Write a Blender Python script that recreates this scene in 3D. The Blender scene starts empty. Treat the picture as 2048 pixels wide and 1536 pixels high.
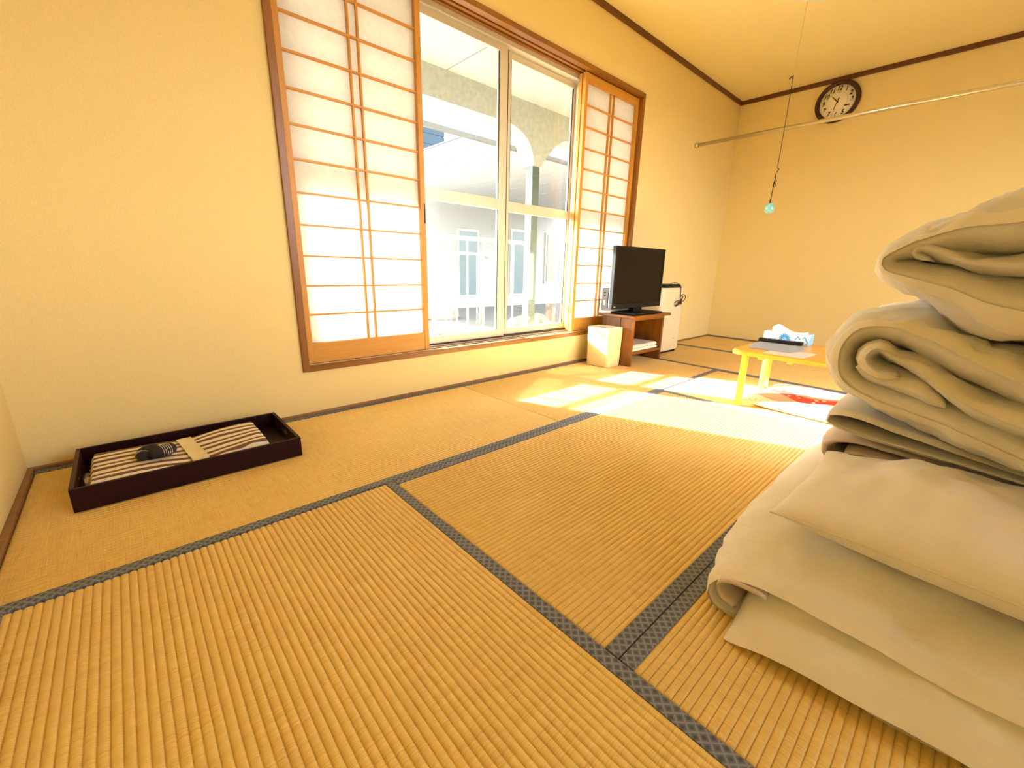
import bpy, bmesh, math, random
from mathutils import Vector, Matrix, noise
random.seed(7)
S = bpy.context.scene
COL = S.collection
PI = math.pi

# ------------------------------------------------------------------ camera
CAM_H = 0.72
R = ((0.73867363, -0.16310052, 0.65403324),
     (-0.67368112, -0.21129936, 0.70817111),
     (0.02269373, -0.96371718, -0.265959))
cd = bpy.data.cameras.new('camera')
cam = bpy.data.objects.new('camera', cd); COL.objects.link(cam)
cd.sensor_width = 36.0; cd.lens = 837.82 / 2048 * 36.0
cd.clip_start = 0.02; cd.clip_end = 200
M = Matrix.Identity(4)
for i in range(3):
    M[i][0] = R[i][0]; M[i][1] = -R[i][1]; M[i][2] = -R[i][2]
M.translation = (0, 0, CAM_H)
cam.matrix_world = M
S.camera = cam

# ------------------------------------------------------------------ light
SUN_DIR = Vector((0.40, -1.0, -0.53)).normalized()
world = bpy.data.worlds.new('world'); S.world = world; world.use_nodes = True
wt = world.node_tree; wt.nodes.clear()
w_out = wt.nodes.new('ShaderNodeOutputWorld'); w_bg = wt.nodes.new('ShaderNodeBackground')
w_sky = wt.nodes.new('ShaderNodeTexSky'); w_hs = wt.nodes.new('ShaderNodeHueSaturation')
w_sky.sky_type = 'NISHITA'; w_sky.sun_disc = False
w_sky.sun_elevation = math.asin(-SUN_DIR.z); w_sky.sun_rotation = math.atan2(-SUN_DIR.x, -SUN_DIR.y)
w_sky.air_density = 1.0; w_sky.dust_density = 2.0; w_sky.ozone_density = 1.0
w_hs.inputs['Saturation'].default_value = 0.3
w_bg.inputs['Strength'].default_value = 0.42
wt.links.new(w_sky.outputs['Color'], w_hs.inputs['Color'])
wt.links.new(w_hs.outputs['Color'], w_bg.inputs['Color'])
wt.links.new(w_bg.outputs['Background'], w_out.inputs['Surface'])
sl = bpy.data.lights.new('sun', 'SUN'); sl.energy = 19.0; sl.angle = math.radians(0.6); sl.color = (1.0, 0.95, 0.88)
sun = bpy.data.objects.new('sun', sl); COL.objects.link(sun)
sun.rotation_euler = SUN_DIR.to_track_quat('-Z', 'Y').to_euler(); sun.location = (-2, 6, 5)
S.view_settings.view_transform = 'Standard'; S.view_settings.look = 'None'
S.view_settings.exposure = 2.05; S.view_settings.gamma = 1.0
S.view_settings.use_curve_mapping = False

# ------------------------------------------------------------------ room numbers (metres)
W = 2.109          # window wall plane (y)
XL = -0.340        # left wall plane (x)
XR = 5.115         # far wall plane (x)
YB = -1.53         # wall behind
ZC = 2.449         # ceiling

# ------------------------------------------------------------------ material helpers
def srgb(r, g, b):
    f = lambda c: c / 12.92 if c <= 0.04045 else ((c + 0.055) / 1.055) ** 2.4
    return (f(r / 255), f(g / 255), f(b / 255), 1)
class NT:
    def __init__(s, name):
        s.m = bpy.data.materials.new(name); s.m.use_nodes = True
        s.t = s.m.node_tree; s.b = s.t.nodes['Principled BSDF']; s.o = s.t.nodes['Material Output']
    def n(s, typ, **kw):
        x = s.t.nodes.new(typ)
        for k, v in kw.items():
            if k.startswith('i_'):
                key = k[2:]; key = int(key) if key.isdigit() else key.replace('_', ' ')
                x.inputs[key].default_value = v
            else: setattr(x, k, v)
        return x
    def l(s, a, b): s.t.links.new(a, b)
    def math(s, op, a, b=None):
        x = s.n('ShaderNodeMath', operation=op)
        for i, v in enumerate((a, b)):
            if v is None: continue
            if isinstance(v, (int, float)): x.inputs[i].default_value = v
            else: s.l(v, x.inputs[i])
        return x.outputs[0]
    def mix(s, fac, a, b):
        x = s.n('ShaderNodeMix', data_type='RGBA')
        for i, v in ((0, fac), (6, a), (7, b)):
            if isinstance(v, (int, float, tuple)): x.inputs[i].default_value = v
            else: s.l(v, x.inputs[i])
        return x.outputs[2]
    def coord(s, scale=(1, 1, 1), out='Object', rot=(0, 0, 0)):
        c = s.n('ShaderNodeTexCoord'); m = s.n('ShaderNodeMapping')
        m.inputs['Scale'].default_value = scale; m.inputs['Rotation'].default_value = rot
        s.l(c.outputs[out], m.inputs['Vector']); return m.outputs['Vector']
    def noise(s, vec, scale, detail=3, rough=0.5):
        x = s.n('ShaderNodeTexNoise'); x.inputs['Scale'].default_value = scale
        x.inputs['Detail'].default_value = detail; x.inputs['Roughness'].default_value = rough
        s.l(vec, x.inputs['Vector']); return x.outputs['Fac']
    def ramp(s, fac, stops, interp='LINEAR'):
        x = s.n('ShaderNodeValToRGB'); e = x.color_ramp.elements; x.color_ramp.interpolation = interp
        while len(e) < len(stops): e.new(0.5)
        for el, (p, c) in zip(e, stops): el.position = p; el.color = c
        s.l(fac, x.inputs[0]); return x.outputs['Color']
    def bump(s, h, strength=0.3, dist=0.002):
        x = s.n('ShaderNodeBump'); x.inputs['Strength'].default_value = strength
        x.inputs['Distance'].default_value = dist; s.l(h, x.inputs['Height'])
        s.l(x.outputs['Normal'], s.b.inputs['Normal'])
    def base(s, c, rough=0.5, **kw):
        if isinstance(c, tuple): s.b.inputs['Base Color'].default_value = c
        else: s.l(c, s.b.inputs['Base Color'])
        s.b.inputs['Roughness'].default_value = rough
        for k, v in kw.items(): s.b.inputs[k.replace('_', ' ')].default_value = v
        return s.m
MAT = {}
def plain(name, c, rough=0.5, var=0.06, scale=30, **kw):
    t = NT(name); v = t.coord()
    n = t.noise(v, scale, 4)
    d = tuple(x * (1 - var) for x in c[:3]) + (1,); u = tuple(min(1, x * (1 + var)) for x in c[:3]) + (1,)
    MAT[name] = t.base(t.ramp(n, [(0.3, d), (0.7, u)]), rough, **kw)
    return MAT[name]
def wood(name, c1, c2, stretch=(2, 40, 40), rough=0.4, **kw):
    t = NT(name); v = t.coord(stretch)
    n = t.noise(v, 1.0, 5, 0.6); n2 = t.noise(v, 4.0, 3, 0.5)
    f = t.math('ADD', t.math('MULTIPLY', n, 0.75), t.math('MULTIPLY', n2, 0.25))
    MAT[name] = t.base(t.ramp(f, [(0.32, c1), (0.68, c2)]), rough, **kw)
    t.bump(f, 0.08, 0.001); return MAT[name]
def sandy(name, c1, c2):
    t = NT(name); v = t.coord()
    n = t.noise(v, 260, 3, 0.6); big = t.noise(v, 1.4, 3)
    col = t.mix(t.math('MULTIPLY', big, 0.35), t.ramp(n, [(0.3, c1), (0.7, c2)]), c1)
    MAT[name] = t.base(col, 0.9); t.bump(n, 0.35, 0.0025); return MAT[name]
def fabric(name, c, weave=900, var=0.03, rough=0.85, sheen=0.2):
    t = NT(name); v = t.coord(); n = t.noise(v, 6, 4); fine = t.noise(v, weave, 2)
    d = tuple(x * (1 - var * 2) for x in c[:3]) + (1,)
    MAT[name] = t.base(t.ramp(n, [(0.3, d), (0.7, c)]), rough, Sheen_Weight=sheen)
    wr = t.noise(v, 28, 4, 0.55)
    t.bump(t.math('ADD', t.math('MULTIPLY', wr, 1.0), t.math('MULTIPLY', fine, 0.06)), 0.45, 0.007)
    return MAT[name]

sandy('wall_plaster', (0.85, 0.67, 0.29, 1), (0.91, 0.74, 0.36, 1))
sandy('ceiling_paper', (0.91, 0.78, 0.41, 1), (0.94, 0.82, 0.47, 1))
wood('casing_wood', (0.21, 0.075, 0.008, 1), (0.34, 0.135, 0.014, 1), (3, 45, 45), 0.35)
wood('casing_wood_v', (0.21, 0.075, 0.008, 1), (0.34, 0.135, 0.014, 1), (45, 45, 3), 0.35)
wood('trim_wood', (0.10, 0.032, 0.010, 1), (0.16, 0.055, 0.016, 1), (3, 40, 40), 0.4)
wood('base_wood', (0.22, 0.10, 0.035, 1), (0.32, 0.16, 0.06, 1), (3, 40, 40), 0.5)
wood('shoji_wood', (0.58, 0.26, 0.030, 1), (0.68, 0.33, 0.045, 1), (3, 50, 50), 0.45)
wood('shoji_wood_v', (0.58, 0.26, 0.030, 1), (0.68, 0.33, 0.045, 1), (50, 50, 3), 0.45)
wood('stand_wood', (0.13, 0.042, 0.004, 1), (0.24, 0.088, 0.009, 1), (30, 30, 4), 0.35)
wood('table_wood', (0.78, 0.31, 0.025, 1), (0.88, 0.39, 0.05, 1), (25, 4, 25), 0.32, Coat_Weight=0.1)
plain('lacquer', (0.018, 0.002, 0.003, 1), 0.45, 0.2, Specular_IOR_Level=0.2)
plain('lacquer_rim', (0.040, 0.010, 0.007, 1), 0.45, 0.2, Specular_IOR_Level=0.3)
plain('aluminium', (0.72, 0.66, 0.52, 1), 0.35, 0.03, Metallic=0.25)
plain('aluminium_dark_and_shade', (0.045, 0.030, 0.015, 1), 0.5, 0.1)  # dark metal; also the colour of strips that stand for shaded gaps
plain('track_strip', (0.80, 0.70, 0.52, 1), 0.35, 0.03)
plain('black_plastic', (0.005, 0.005, 0.005, 1), 0.5, 0.1, Specular_IOR_Level=0.25)
plain('screen_black', (0.006, 0.005, 0.003, 1), 0.35, 0.05, Specular_IOR_Level=0.12)
plain('grey_plastic', (0.15, 0.16, 0.17, 1), 0.45, 0.05)
plain('mark_grey', (0.35, 0.33, 0.30, 1), 0.5, 0.05)
plain('white_plastic', (0.74, 0.62, 0.42, 1), 0.4, 0.02)
plain('bin_plastic', (0.78, 0.66, 0.38, 1), 0.38, 0.02)
plain('steel_rod', (0.72, 0.66, 0.50, 1), 0.22, 0.03, Metallic=0.8)
plain('clock_rim', (0.050, 0.012, 0.008, 1), 0.3, 0.1)
plain('clock_face', (0.93, 0.87, 0.70, 1), 0.6, 0.01)
plain('clock_ring', (0.80, 0.72, 0.52, 1), 0.6, 0.01)
plain('clock_ink', (0.045, 0.022, 0.010, 1), 0.6, 0.05)
plain('cord_dark', (0.035, 0.016, 0.008, 1), 0.7, 0.1)
plain('cord_pale', (0.62, 0.46, 0.16, 1), 0.7, 0.05)
plain('paper_grey', (0.30, 0.30, 0.30, 1), 0.7, 0.03)
plain('paper_white', (0.72, 0.72, 0.70, 1), 0.8, 0.02)
plain('paper_cream', (0.80, 0.70, 0.42, 1), 0.8, 0.04)
plain('paper_pink', (0.85, 0.55, 0.42, 1), 0.6, 0.03)
plain('print_blue', (0.05, 0.30, 0.60, 1), 0.6, 0.08)
plain('print_lightblue', (0.25, 0.52, 0.70, 1), 0.6, 0.08)
plain('print_red', (0.72, 0.03, 0.02, 1), 0.7, 0.1)
plain('concrete', (0.30, 0.315, 0.31, 1), 0.9, 0.12, 25)
plain('concrete_pale', (0.38, 0.39, 0.38, 1), 0.9, 0.06, 18)
plain('concrete_floor', (0.19, 0.19, 0.185, 1), 0.9, 0.08, 12)
plain('rail_paint', (0.50, 0.50, 0.48, 1), 0.45, 0.03)
plain('post_steel', (0.035, 0.060, 0.070, 1), 0.5, 0.12, 40)
plain('house_white', (0.52, 0.53, 0.54, 1), 0.8, 0.03)
plain('soffit_white', (0.50, 0.50, 0.50, 1), 0.7, 0.02)
plain('eave_gutter', (0.16, 0.16, 0.145, 1), 0.5, 0.05)
plain('seam_dark', (0.02, 0.02, 0.022, 1), 0.7, 0.05)
plain('roof_blue', (0.025, 0.055, 0.085, 1), 0.5, 0.1)
plain('house_glass', (0.20, 0.27, 0.30, 1), 0.15, 0.05)
plain('rock', (0.42, 0.38, 0.32, 1), 0.9, 0.25, 15)
plain('ground_gravel', (0.25, 0.25, 0.24, 1), 0.95, 0.12, 30)
plain('towel_white', (0.85, 0.76, 0.64, 1), 0.95, 0.03, 60)
plain('obi_navy', (0.014, 0.013, 0.014, 1), 0.8, 0.15, 80)
plain('obi_stripe', (0.62, 0.58, 0.52, 1), 0.8, 0.05)
plain('bead_glass', (0.22, 0.58, 0.58, 1), 0.12, 0.25, 60, Coat_Weight=0.6)
fabric('sheet_white', (0.87, 0.82, 0.70, 1))
fabric('duvet_white', (0.76, 0.71, 0.60, 1))
fabric('pillow_white', (0.90, 0.84, 0.77, 1))
fabric('blanket_pink', (0.78, 0.64, 0.54, 1), 500)
fabric('hem_cloth', (0.86, 0.78, 0.60, 1), 1200)
fabric('lamp_fabric', (0.86, 0.80, 0.70, 1), 900)

def mat_glass():
    t = NT('window_glass'); t.t.nodes.remove(t.b)
    tr = t.n('ShaderNodeBsdfTransparent'); tr.inputs['Color'].default_value = (0.97, 0.985, 0.98, 1)
    gl = t.n('ShaderNodeBsdfGlossy'); gl.inputs['Roughness'].default_value = 0.02
    fr = t.n('ShaderNodeFresnel'); fr.inputs['IOR'].default_value = 1.45
    mx = t.n('ShaderNodeMixShader'); t.l(t.math('MULTIPLY', fr.outputs[0], 0.15), mx.inputs[0])
    t.l(tr.outputs[0], mx.inputs[1]); t.l(gl.outputs[0], mx.inputs[2]); t.l(mx.outputs[0], t.o.inputs[0])
    MAT['window_glass'] = t.m
mat_glass()
def mat_paper():
    t = NT('shoji_paper'); t.t.nodes.remove(t.b)
    v = t.coord(); n = t.noise(v, 40, 5, 0.6)
    c = t.ramp(n, [(0.3, (0.80, 0.77, 0.70, 1)), (0.7, (0.86, 0.84, 0.78, 1))])
    d = t.n('ShaderNodeBsdfDiffuse'); tr = t.n('ShaderNodeBsdfTranslucent'); mx = t.n('ShaderNodeMixShader')
    t.l(c, d.inputs[0]); t.l(c, tr.inputs[0]); mx.inputs[0].default_value = 0.42
    t.l(d.outputs[0], mx.inputs[1]); t.l(tr.outputs[0], mx.inputs[2]); t.l(mx.outputs[0], t.o.inputs[0])
    MAT['shoji_paper'] = t.m
mat_paper()
def mat_clear():
    t = NT('clear_film'); t.t.nodes.remove(t.b)
    tr = t.n('ShaderNodeBsdfTransparent'); tr.inputs['Color'].default_value = (0.8, 0.74, 0.66, 1)
    gl = t.n('ShaderNodeBsdfGlossy'); gl.inputs['Roughness'].default_value = 0.15
    mx = t.n('ShaderNodeMixShader'); mx.inputs[0].default_value = 0.22
    t.l(tr.outputs[0], mx.inputs[1]); t.l(gl.outputs[0], mx.inputs[2]); t.l(mx.outputs[0], t.o.inputs[0])
    MAT['clear_film'] = t.m
mat_clear()
def mat_tatami():
    t = NT('tatami_rush'); v = t.coord()
    st = t.coord((9, 620, 9)); ns = t.noise(st, 1.0, 2, 0.5)            # single rush stalks, lying across the mat
    cell = t.coord((65.4, 90, 1)); nc = t.noise(cell, 0.6, 2)
    big = t.noise(v, 2.2, 3)
    f = t.math('ADD', t.math('MULTIPLY', ns, 0.6), t.math('ADD', t.math('MULTIPLY', nc, 0.18), t.math('MULTIPLY', big, 0.22)))
    col = t.ramp(f, [(0.28, (0.62, 0.37, 0.075, 1)), (0.48, (0.82, 0.55, 0.150, 1)), (0.68, (0.90, 0.67, 0.235, 1))])
    t.base(col, 0.55, Sheen_Weight=0.1)
    t.bump(ns, 0.35, 0.0015)
    MAT['tatami_rush'] = t.m
mat_tatami()
def mat_heri():
    t = NT('border_cloth'); v = t.coord()
    sx = t.n('ShaderNodeSeparateXYZ'); t.l(v, sx.inputs[0])
    P = 0.0205
    a = t.math('FRACT', t.math('MULTIPLY', t.math('ADD', sx.outputs[0], sx.outputs[1]), 1 / P))
    b = t.math('FRACT', t.math('MULTIPLY', t.math('SUBTRACT', sx.outputs[0], sx.outputs[1]), 1 / P))
    la = t.math('LESS_THAN', t.math('ABSOLUTE', t.math('SUBTRACT', a, 0.5)), 0.11)
    lb = t.math('LESS_THAN', t.math('ABSOLUTE', t.math('SUBTRACT', b, 0.5)), 0.11)
    ln = t.math('MAXIMUM', la, lb)
    da = t.math('LESS_THAN', t.math('ABSOLUTE', t.math('SUBTRACT', t.math('FRACT', t.math('ADD', a, 0.5)), 0.5)), 0.2)
    db = t.math('LESS_THAN', t.math('ABSOLUTE', t.math('SUBTRACT', t.math('FRACT', t.math('ADD', b, 0.5)), 0.5)), 0.2)
    dk = t.math('MULTIPLY', da, db)
    n = t.noise(v, 700, 2)
    c0 = t.mix(n, (0.105, 0.114, 0.132, 1), (0.15, 0.16, 0.18, 1))
    c1 = t.mix(dk, c0, (0.070, 0.076, 0.090, 1))
    c2 = t.mix(t.math('MULTIPLY', ln, 0.45), c1, (0.36, 0.37, 0.40, 1))
    t.base(c2, 0.75); t.bump(n, 0.2, 0.0006); MAT['border_cloth'] = t.m
mat_heri()
def mat_yukata():
    t = NT('striped_cotton'); v = t.coord()
    sx = t.n('ShaderNodeSeparateXYZ'); t.l(v, sx.inputs[0])
    wob = t.noise(t.coord((5, 1.5, 1)), 1.0, 2)
    y = t.math('ADD', sx.outputs[1], t.math('MULTIPLY', wob, 0.035))
    f = t.math('FRACT', t.math('MULTIPLY', y, 1 / 0.039))
    f2 = t.math('FRACT', t.math('MULTIPLY', y, 1 / 0.078))
    w = t.math('ADD', 0.40, t.math('MULTIPLY', t.math('GREATER_THAN', f2, 0.5), 0.12))
    s = t.math('LESS_THAN', f, w)
    rib = t.math('FRACT', t.math('MULTIPLY', sx.outputs[0], 1 / 0.0045))
    t.base(t.mix(s, (0.86, 0.76, 0.56, 1), (0.17, 0.085, 0.062, 1)), 0.9)
    t.bump(t.math('ABSOLUTE', t.math('SUBTRACT', rib, 0.5)), 0.3, 0.001); MAT['striped_cotton'] = t.m
mat_yukata()
def mat_zabuton():
    t = NT('cushion_print'); v = t.coord()
    sx = t.n('ShaderNodeSeparateXYZ'); t.l(v, sx.inputs[0]); x, y = sx.outputs[0], sx.outputs[1]
    vo = t.n('ShaderNodeTexVoronoi'); vo.inputs['Scale'].default_value = 26; t.l(v, vo.inputs['Vector'])
    dots = t.math('LESS_THAN', vo.outputs['Distance'], 0.28)
    ck = t.n('ShaderNodeTexChecker'); ck.inputs['Scale'].default_value = 70; t.l(v, ck.inputs['Vector'])
    stripes = t.math('LESS_THAN', t.math('FRACT', t.math('MULTIPLY', t.math('ADD', x, t.math('MULTIPLY', y, 0.3)), 60)), 0.4)
    wav = t.math('ADD', x, t.math('MULTIPLY', t.math('SINE', t.math('MULTIPLY', y, 14)), 0.05))
    wav2 = t.math('ADD', x, t.math('MULTIPLY', t.math('SINE', t.math('ADD', t.math('MULTIPLY', y, 17), 1.5)), 0.05))
    cream = t.mix(ck.outputs['Fac'], (0.82, 0.58, 0.38, 1), (0.72, 0.42, 0.27, 1))
    pink = t.mix(stripes, (0.85, 0.30, 0.20, 1), (0.75, 0.16, 0.10, 1))
    red = t.mix(dots, (0.72, 0.03, 0.02, 1), (0.86, 0.55, 0.50, 1))
    white = (0.86, 0.84, 0.82, 1)
    c = t.mix(t.math('GREATER_THAN', wav, -0.19), cream, pink)
    band = t.math('MULTIPLY', t.math('GREATER_THAN', wav2, -0.15), t.math('LESS_THAN', wav2, -0.06))
    c = t.mix(band, c, red)
    wl = t.math('MULTIPLY', t.math('LESS_THAN', y, 0.02), t.math('LESS_THAN', wav2, -0.17))
    c = t.mix(wl, c, white)
    c = t.mix(t.math('GREATER_THAN', wav2, -0.02), c, white)
    fl = t.math('MULTIPLY', t.math('LESS_THAN', vo.outputs['Distance'], 0.13), t.math('LESS_THAN', t.math('ABSOLUTE', t.math('SUBTRACT', x, 0.10)), 0.05))
    c = t.mix(fl, c, (0.80, 0.20, 0.14, 1))
    t.base(c, 0.9); MAT['cushion_print'] = t.m
mat_zabuton()

# ------------------------------------------------------------------ object helpers
def tag(o, label=None, cat=None, group=None, kind=None):
    if label: o['label'] = label
    if cat: o['category'] = cat
    if group: o['group'] = group
    if kind: o['kind'] = kind
    return o
def empty(name, loc=(0, 0, 0), rz=0.0, parent=None):
    o = bpy.data.objects.new(name, None); COL.objects.link(o)
    o.location = loc; o.rotation_euler = (0, 0, rz); o.empty_display_size = 0.05
    if parent: o.parent = parent
    return o
def link(name, me, mat, parent=None, loc=None, smooth=False):
    if isinstance(mat, str): mat = MAT[mat]
    if mat and not me.materials: me.materials.append(mat)
    o = bpy.data.objects.new(name, me); COL.objects.link(o)
    if parent: o.parent = parent
    if loc: o.location = loc
    if smooth:
        for p in me.polygons: p.use_smooth = True
    return o
def frombm(name, bm, mat, parent=None, loc=None, smooth=False):
    me = bpy.data.meshes.new(name)
    bmesh.ops.recalc_face_normals(bm, faces=bm.faces)
    bm.to_mesh(me); bm.free()
    return link(name, me, mat, parent, loc, smooth)
def bbox(bm, x0, x1, y0, y1, z0, z1, bev=0.0, seg=2):
    r = bmesh.ops.create_cube(bm, size=1.0)
    vs = r['verts']
    for v in vs:
        v.co = Vector(((x0 + x1) / 2 + v.co.x * (x1 - x0), (y0 + y1) / 2 + v.co.y * (y1 - y0), (z0 + z1) / 2 + v.co.z * (z1 - z0)))
    if bev > 0:
        es = list({e for v in vs for e in v.link_edges})
        bmesh.ops.bevel(bm, geom=es, offset=bev, segments=seg, affect='EDGES', profile=0.5)
def box(name, x0, x1, y0, y1, z0, z1, mat, parent=None, bev=0.0, seg=2, loc=None):
    bm = bmesh.new(); bbox(bm, x0, x1, y0, y1, z0, z1, bev, seg)
    return frombm(name, bm, mat, parent, loc)
def struct(o): o['kind'] = 'structure'; return o
def tube_bm(bm, pts, r, seg=8, closed=False):
    pts = [Vector(p) for p in pts]; n = len(pts); rings = []
    up = None
    for i, p in enumerate(pts):
        a = pts[(i - 1) % n] if (closed or i > 0) else p
        b = pts[(i + 1) % n] if (closed or i < n - 1) else p
        d = (b - a).normalized()
        if up is None:
            up = Vector((0, 0, 1)) if abs(d.z) < 0.9 else Vector((1, 0, 0))
        s = d.cross(up).normalized(); up = s.cross(d).normalized()
        rr = r[i] if isinstance(r, (list, tuple)) else r
        rings.append([bm.verts.new(p + (s * math.cos(k * 2 * PI / seg) + up * math.sin(k * 2 * PI / seg)) * rr) for k in range(seg)])
    for i in range(n if closed else n - 1):
        A, B = rings[i], rings[(i + 1) % n]
        for k in range(seg):
            bm.faces.new((A[k], A[(k + 1) % seg], B[(k + 1) % seg], B[k]))
    if not closed:
        bm.faces.new(rings[0][::-1]); bm.faces.new(rings[-1])
def tube(name, pts, r, mat, parent=None, seg=8, closed=False):
    bm = bmesh.new(); tube_bm(bm, pts, r, seg, closed)
    return frombm(name, bm, mat, parent, smooth=True)
def lathe(name, prof, mat, parent=None, seg=48, axis='Z', loc=None):
    bm = bmesh.new(); rings = []
    for r, h in prof:
        ring = []
        for k in range(seg):
            a = 2 * PI * k / seg; c, s = r * math.cos(a), r * math.sin(a)
            ring.append(bm.verts.new((c, s, h) if axis == 'Z' else (h, c, s)))
        rings.append(ring)
    for A, B in zip(rings, rings[1:]):
        for k in range(seg): bm.faces.new((A[k], A[(k + 1) % seg], B[(k + 1) % seg], B[k]))
    bm.faces.new(rings[0]); bm.faces.new(rings[-1])
    return frombm(name, bm, mat, parent, loc, True)
def prism(name, pts, z0, z1, mat, parent=None, plane='XY', bev=0.0, loc=None):
    """extrude a polygon; plane XY extrudes along z, XZ along y, YZ along x"""
    bm = bmesh.new()
    def P(a, b, c): return (a, b, c) if plane == 'XY' else ((a, c, b) if plane == 'XZ' else (c, a, b))
    lo = [bm.verts.new(P(a, b, z0)) for a, b in pts]; hi = [bm.verts.new(P(a, b, z1)) for a, b in pts]
    n = len(pts)
    bm.faces.new(lo); bm.faces.new(hi)
    for i in range(n): bm.faces.new((lo[i], lo[(i + 1) % n], hi[(i + 1) % n], hi[i]))
    if bev > 0:
        bmesh.ops.bevel(bm, geom=[e for e in bm.edges], offset=bev, segments=2, affect='EDGES')
    return frombm(name, bm, mat, parent, loc)
def rrect(x0, x1, y0, y1, r, n=6):
    out = []
    for cx, cy, a0 in ((x1 - r, y1 - r, 0), (x0 + r, y1 - r, 90), (x0 + r, y0 + r, 180), (x1 - r, y0 + r, 270)):
        for k in range(n + 1):
            a = math.radians(a0 + 90 * k / n); out.append((cx + r * math.cos(a), cy + r * math.sin(a)))
    return out
def crom(pts, n):
    """Catmull-Rom through pts, n samples by arc length"""
    P = [Vector(p) for p in pts]; P = [2 * P[0] - P[1]] + P + [2 * P[-1] - P[-2]]
    raw = []
    for i in range(1, len(P) - 2):
        for k in range(16):
            t = k / 16
            raw.append(0.5 * ((2 * P[i]) + (P[i + 1] - P[i - 1]) * t + (2 * P[i - 1] - 5 * P[i] + 4 * P[i + 1] - P[i + 2]) * t * t + (3 * P[i] - P[i - 1] - 3 * P[i + 1] + P[i + 2]) * t ** 3))
    raw.append(P[-2]); L = [0]
    for a, b in zip(raw, raw[1:]): L.append(L[-1] + (b - a).length)
    out = []; j = 0
    for k in range(n):
        s = L[-1] * k / (n - 1)
        while j < len(L) - 2 and L[j + 1] < s: j += 1
        f = (s - L[j]) / max(1e-9, L[j + 1] - L[j]); out.append(raw[j].lerp(raw[j + 1], min(1, max(0, f))))
    return out

# ------------------------------------------------------------------ room shell
struct(box('floor', XL - 0.1, XR + 0.1, YB - 0.1, W + 0.1, -0.12, -0.035, 'base_wood'))
struct(box('ceiling', XL - 0.1, XR + 0.1, YB - 0.1, W + 0.2, ZC, ZC + 0.1, 'ceiling_paper'))
struct(box('wall_left', XL - 0.12, XL, YB - 0.1, W + 0.2, -0.05, ZC, 'wall_plaster'))
struct(box('wall_far', XR, XR + 0.12, YB - 0.1, W + 0.2, -0.05, ZC, 'wall_plaster'))
bm = bmesh.new()                                   # unseen rear wall; its wide opening is added to let in fill light
RX0, RX1, RZ0, RZ1 = 0.85, 4.00, 0.10, 2.30
bbox(bm, XL, RX0, YB - 0.12, YB, -0.05, ZC); bbox(bm, RX1, XR, YB - 0.12, YB, -0.05, ZC)
bbox(bm, RX0, RX1, YB - 0.12, YB, -0.05, RZ0); bbox(bm, RX0, RX1, YB - 0.12, YB, RZ1, ZC)
struct(frombm('wall_rear', bm, 'wall_plaster'))
fill_win = struct(empty('added_fill_window', (0, 0, 0)))  # added window frame, out of view, for the fill-light opening
for k in range(5):
    xx = RX0 + (RX1 - RX0 - 0.04) * k / 4
    box('mullion', xx, xx + 0.04, YB - 0.09, YB - 0.03, RZ0, RZ1, 'casing_wood_v', fill_win)
box('sill', RX0, RX1, YB - 0.12, YB + 0.01, RZ0, RZ0 + 0.03, 'casing_wood', fill_win)
box('lintel', RX0, RX1, YB - 0.12, YB + 0.01, RZ1 - 0.03, RZ1, 'casing_wood', fill_win)
OX0, OX1, OZ0, OZ1 = 0.583, 3.299, 0.216, 2.063      # outer edge of the wooden window casing
bm = bmesh.new()
bbox(bm, XL, OX0 + 0.01, W, W + 0.2, -0.05, ZC); bbox(bm, OX1 - 0.01, XR, W, W + 0.2, -0.05, ZC)
bbox(bm, OX0 + 0.01, OX1 - 0.01, W, W + 0.2, -0.05, OZ0 + 0.01); bbox(bm, OX0 + 0.01, OX1 - 0.01, W, W + 0.2, OZ1 - 0.01, ZC)
struct(frombm('wall_window', bm, 'wall_plaster'))
struct(box('trim_1', XL, XR, W - 0.018, W, ZC - 0.037, ZC, 'trim_wood', bev=0.002))
struct(box('trim_2', XR - 0.018, XR, YB, W - 0.018, ZC - 0.037, ZC, 'trim_wood', bev=0.002))
struct(box('trim_3', XL, XL + 0.018, YB, W - 0.018, ZC - 0.037, ZC, 'trim_wood', bev=0.002))
struct(box('baseboard_window', XL, XR, W - 0.016, W, -0.03, 0.012, 'base_wood', bev=0.002))
struct(box('baseboard_far', XR - 0.016, XR, YB, W - 0.016, -0.03, 0.012, 'base_wood', bev=0.002))
struct(box('baseboard_left', XL, XL + 0.016, YB, W - 0.016, -0.03, 0.012, 'base_wood', bev=0.002))

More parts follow.
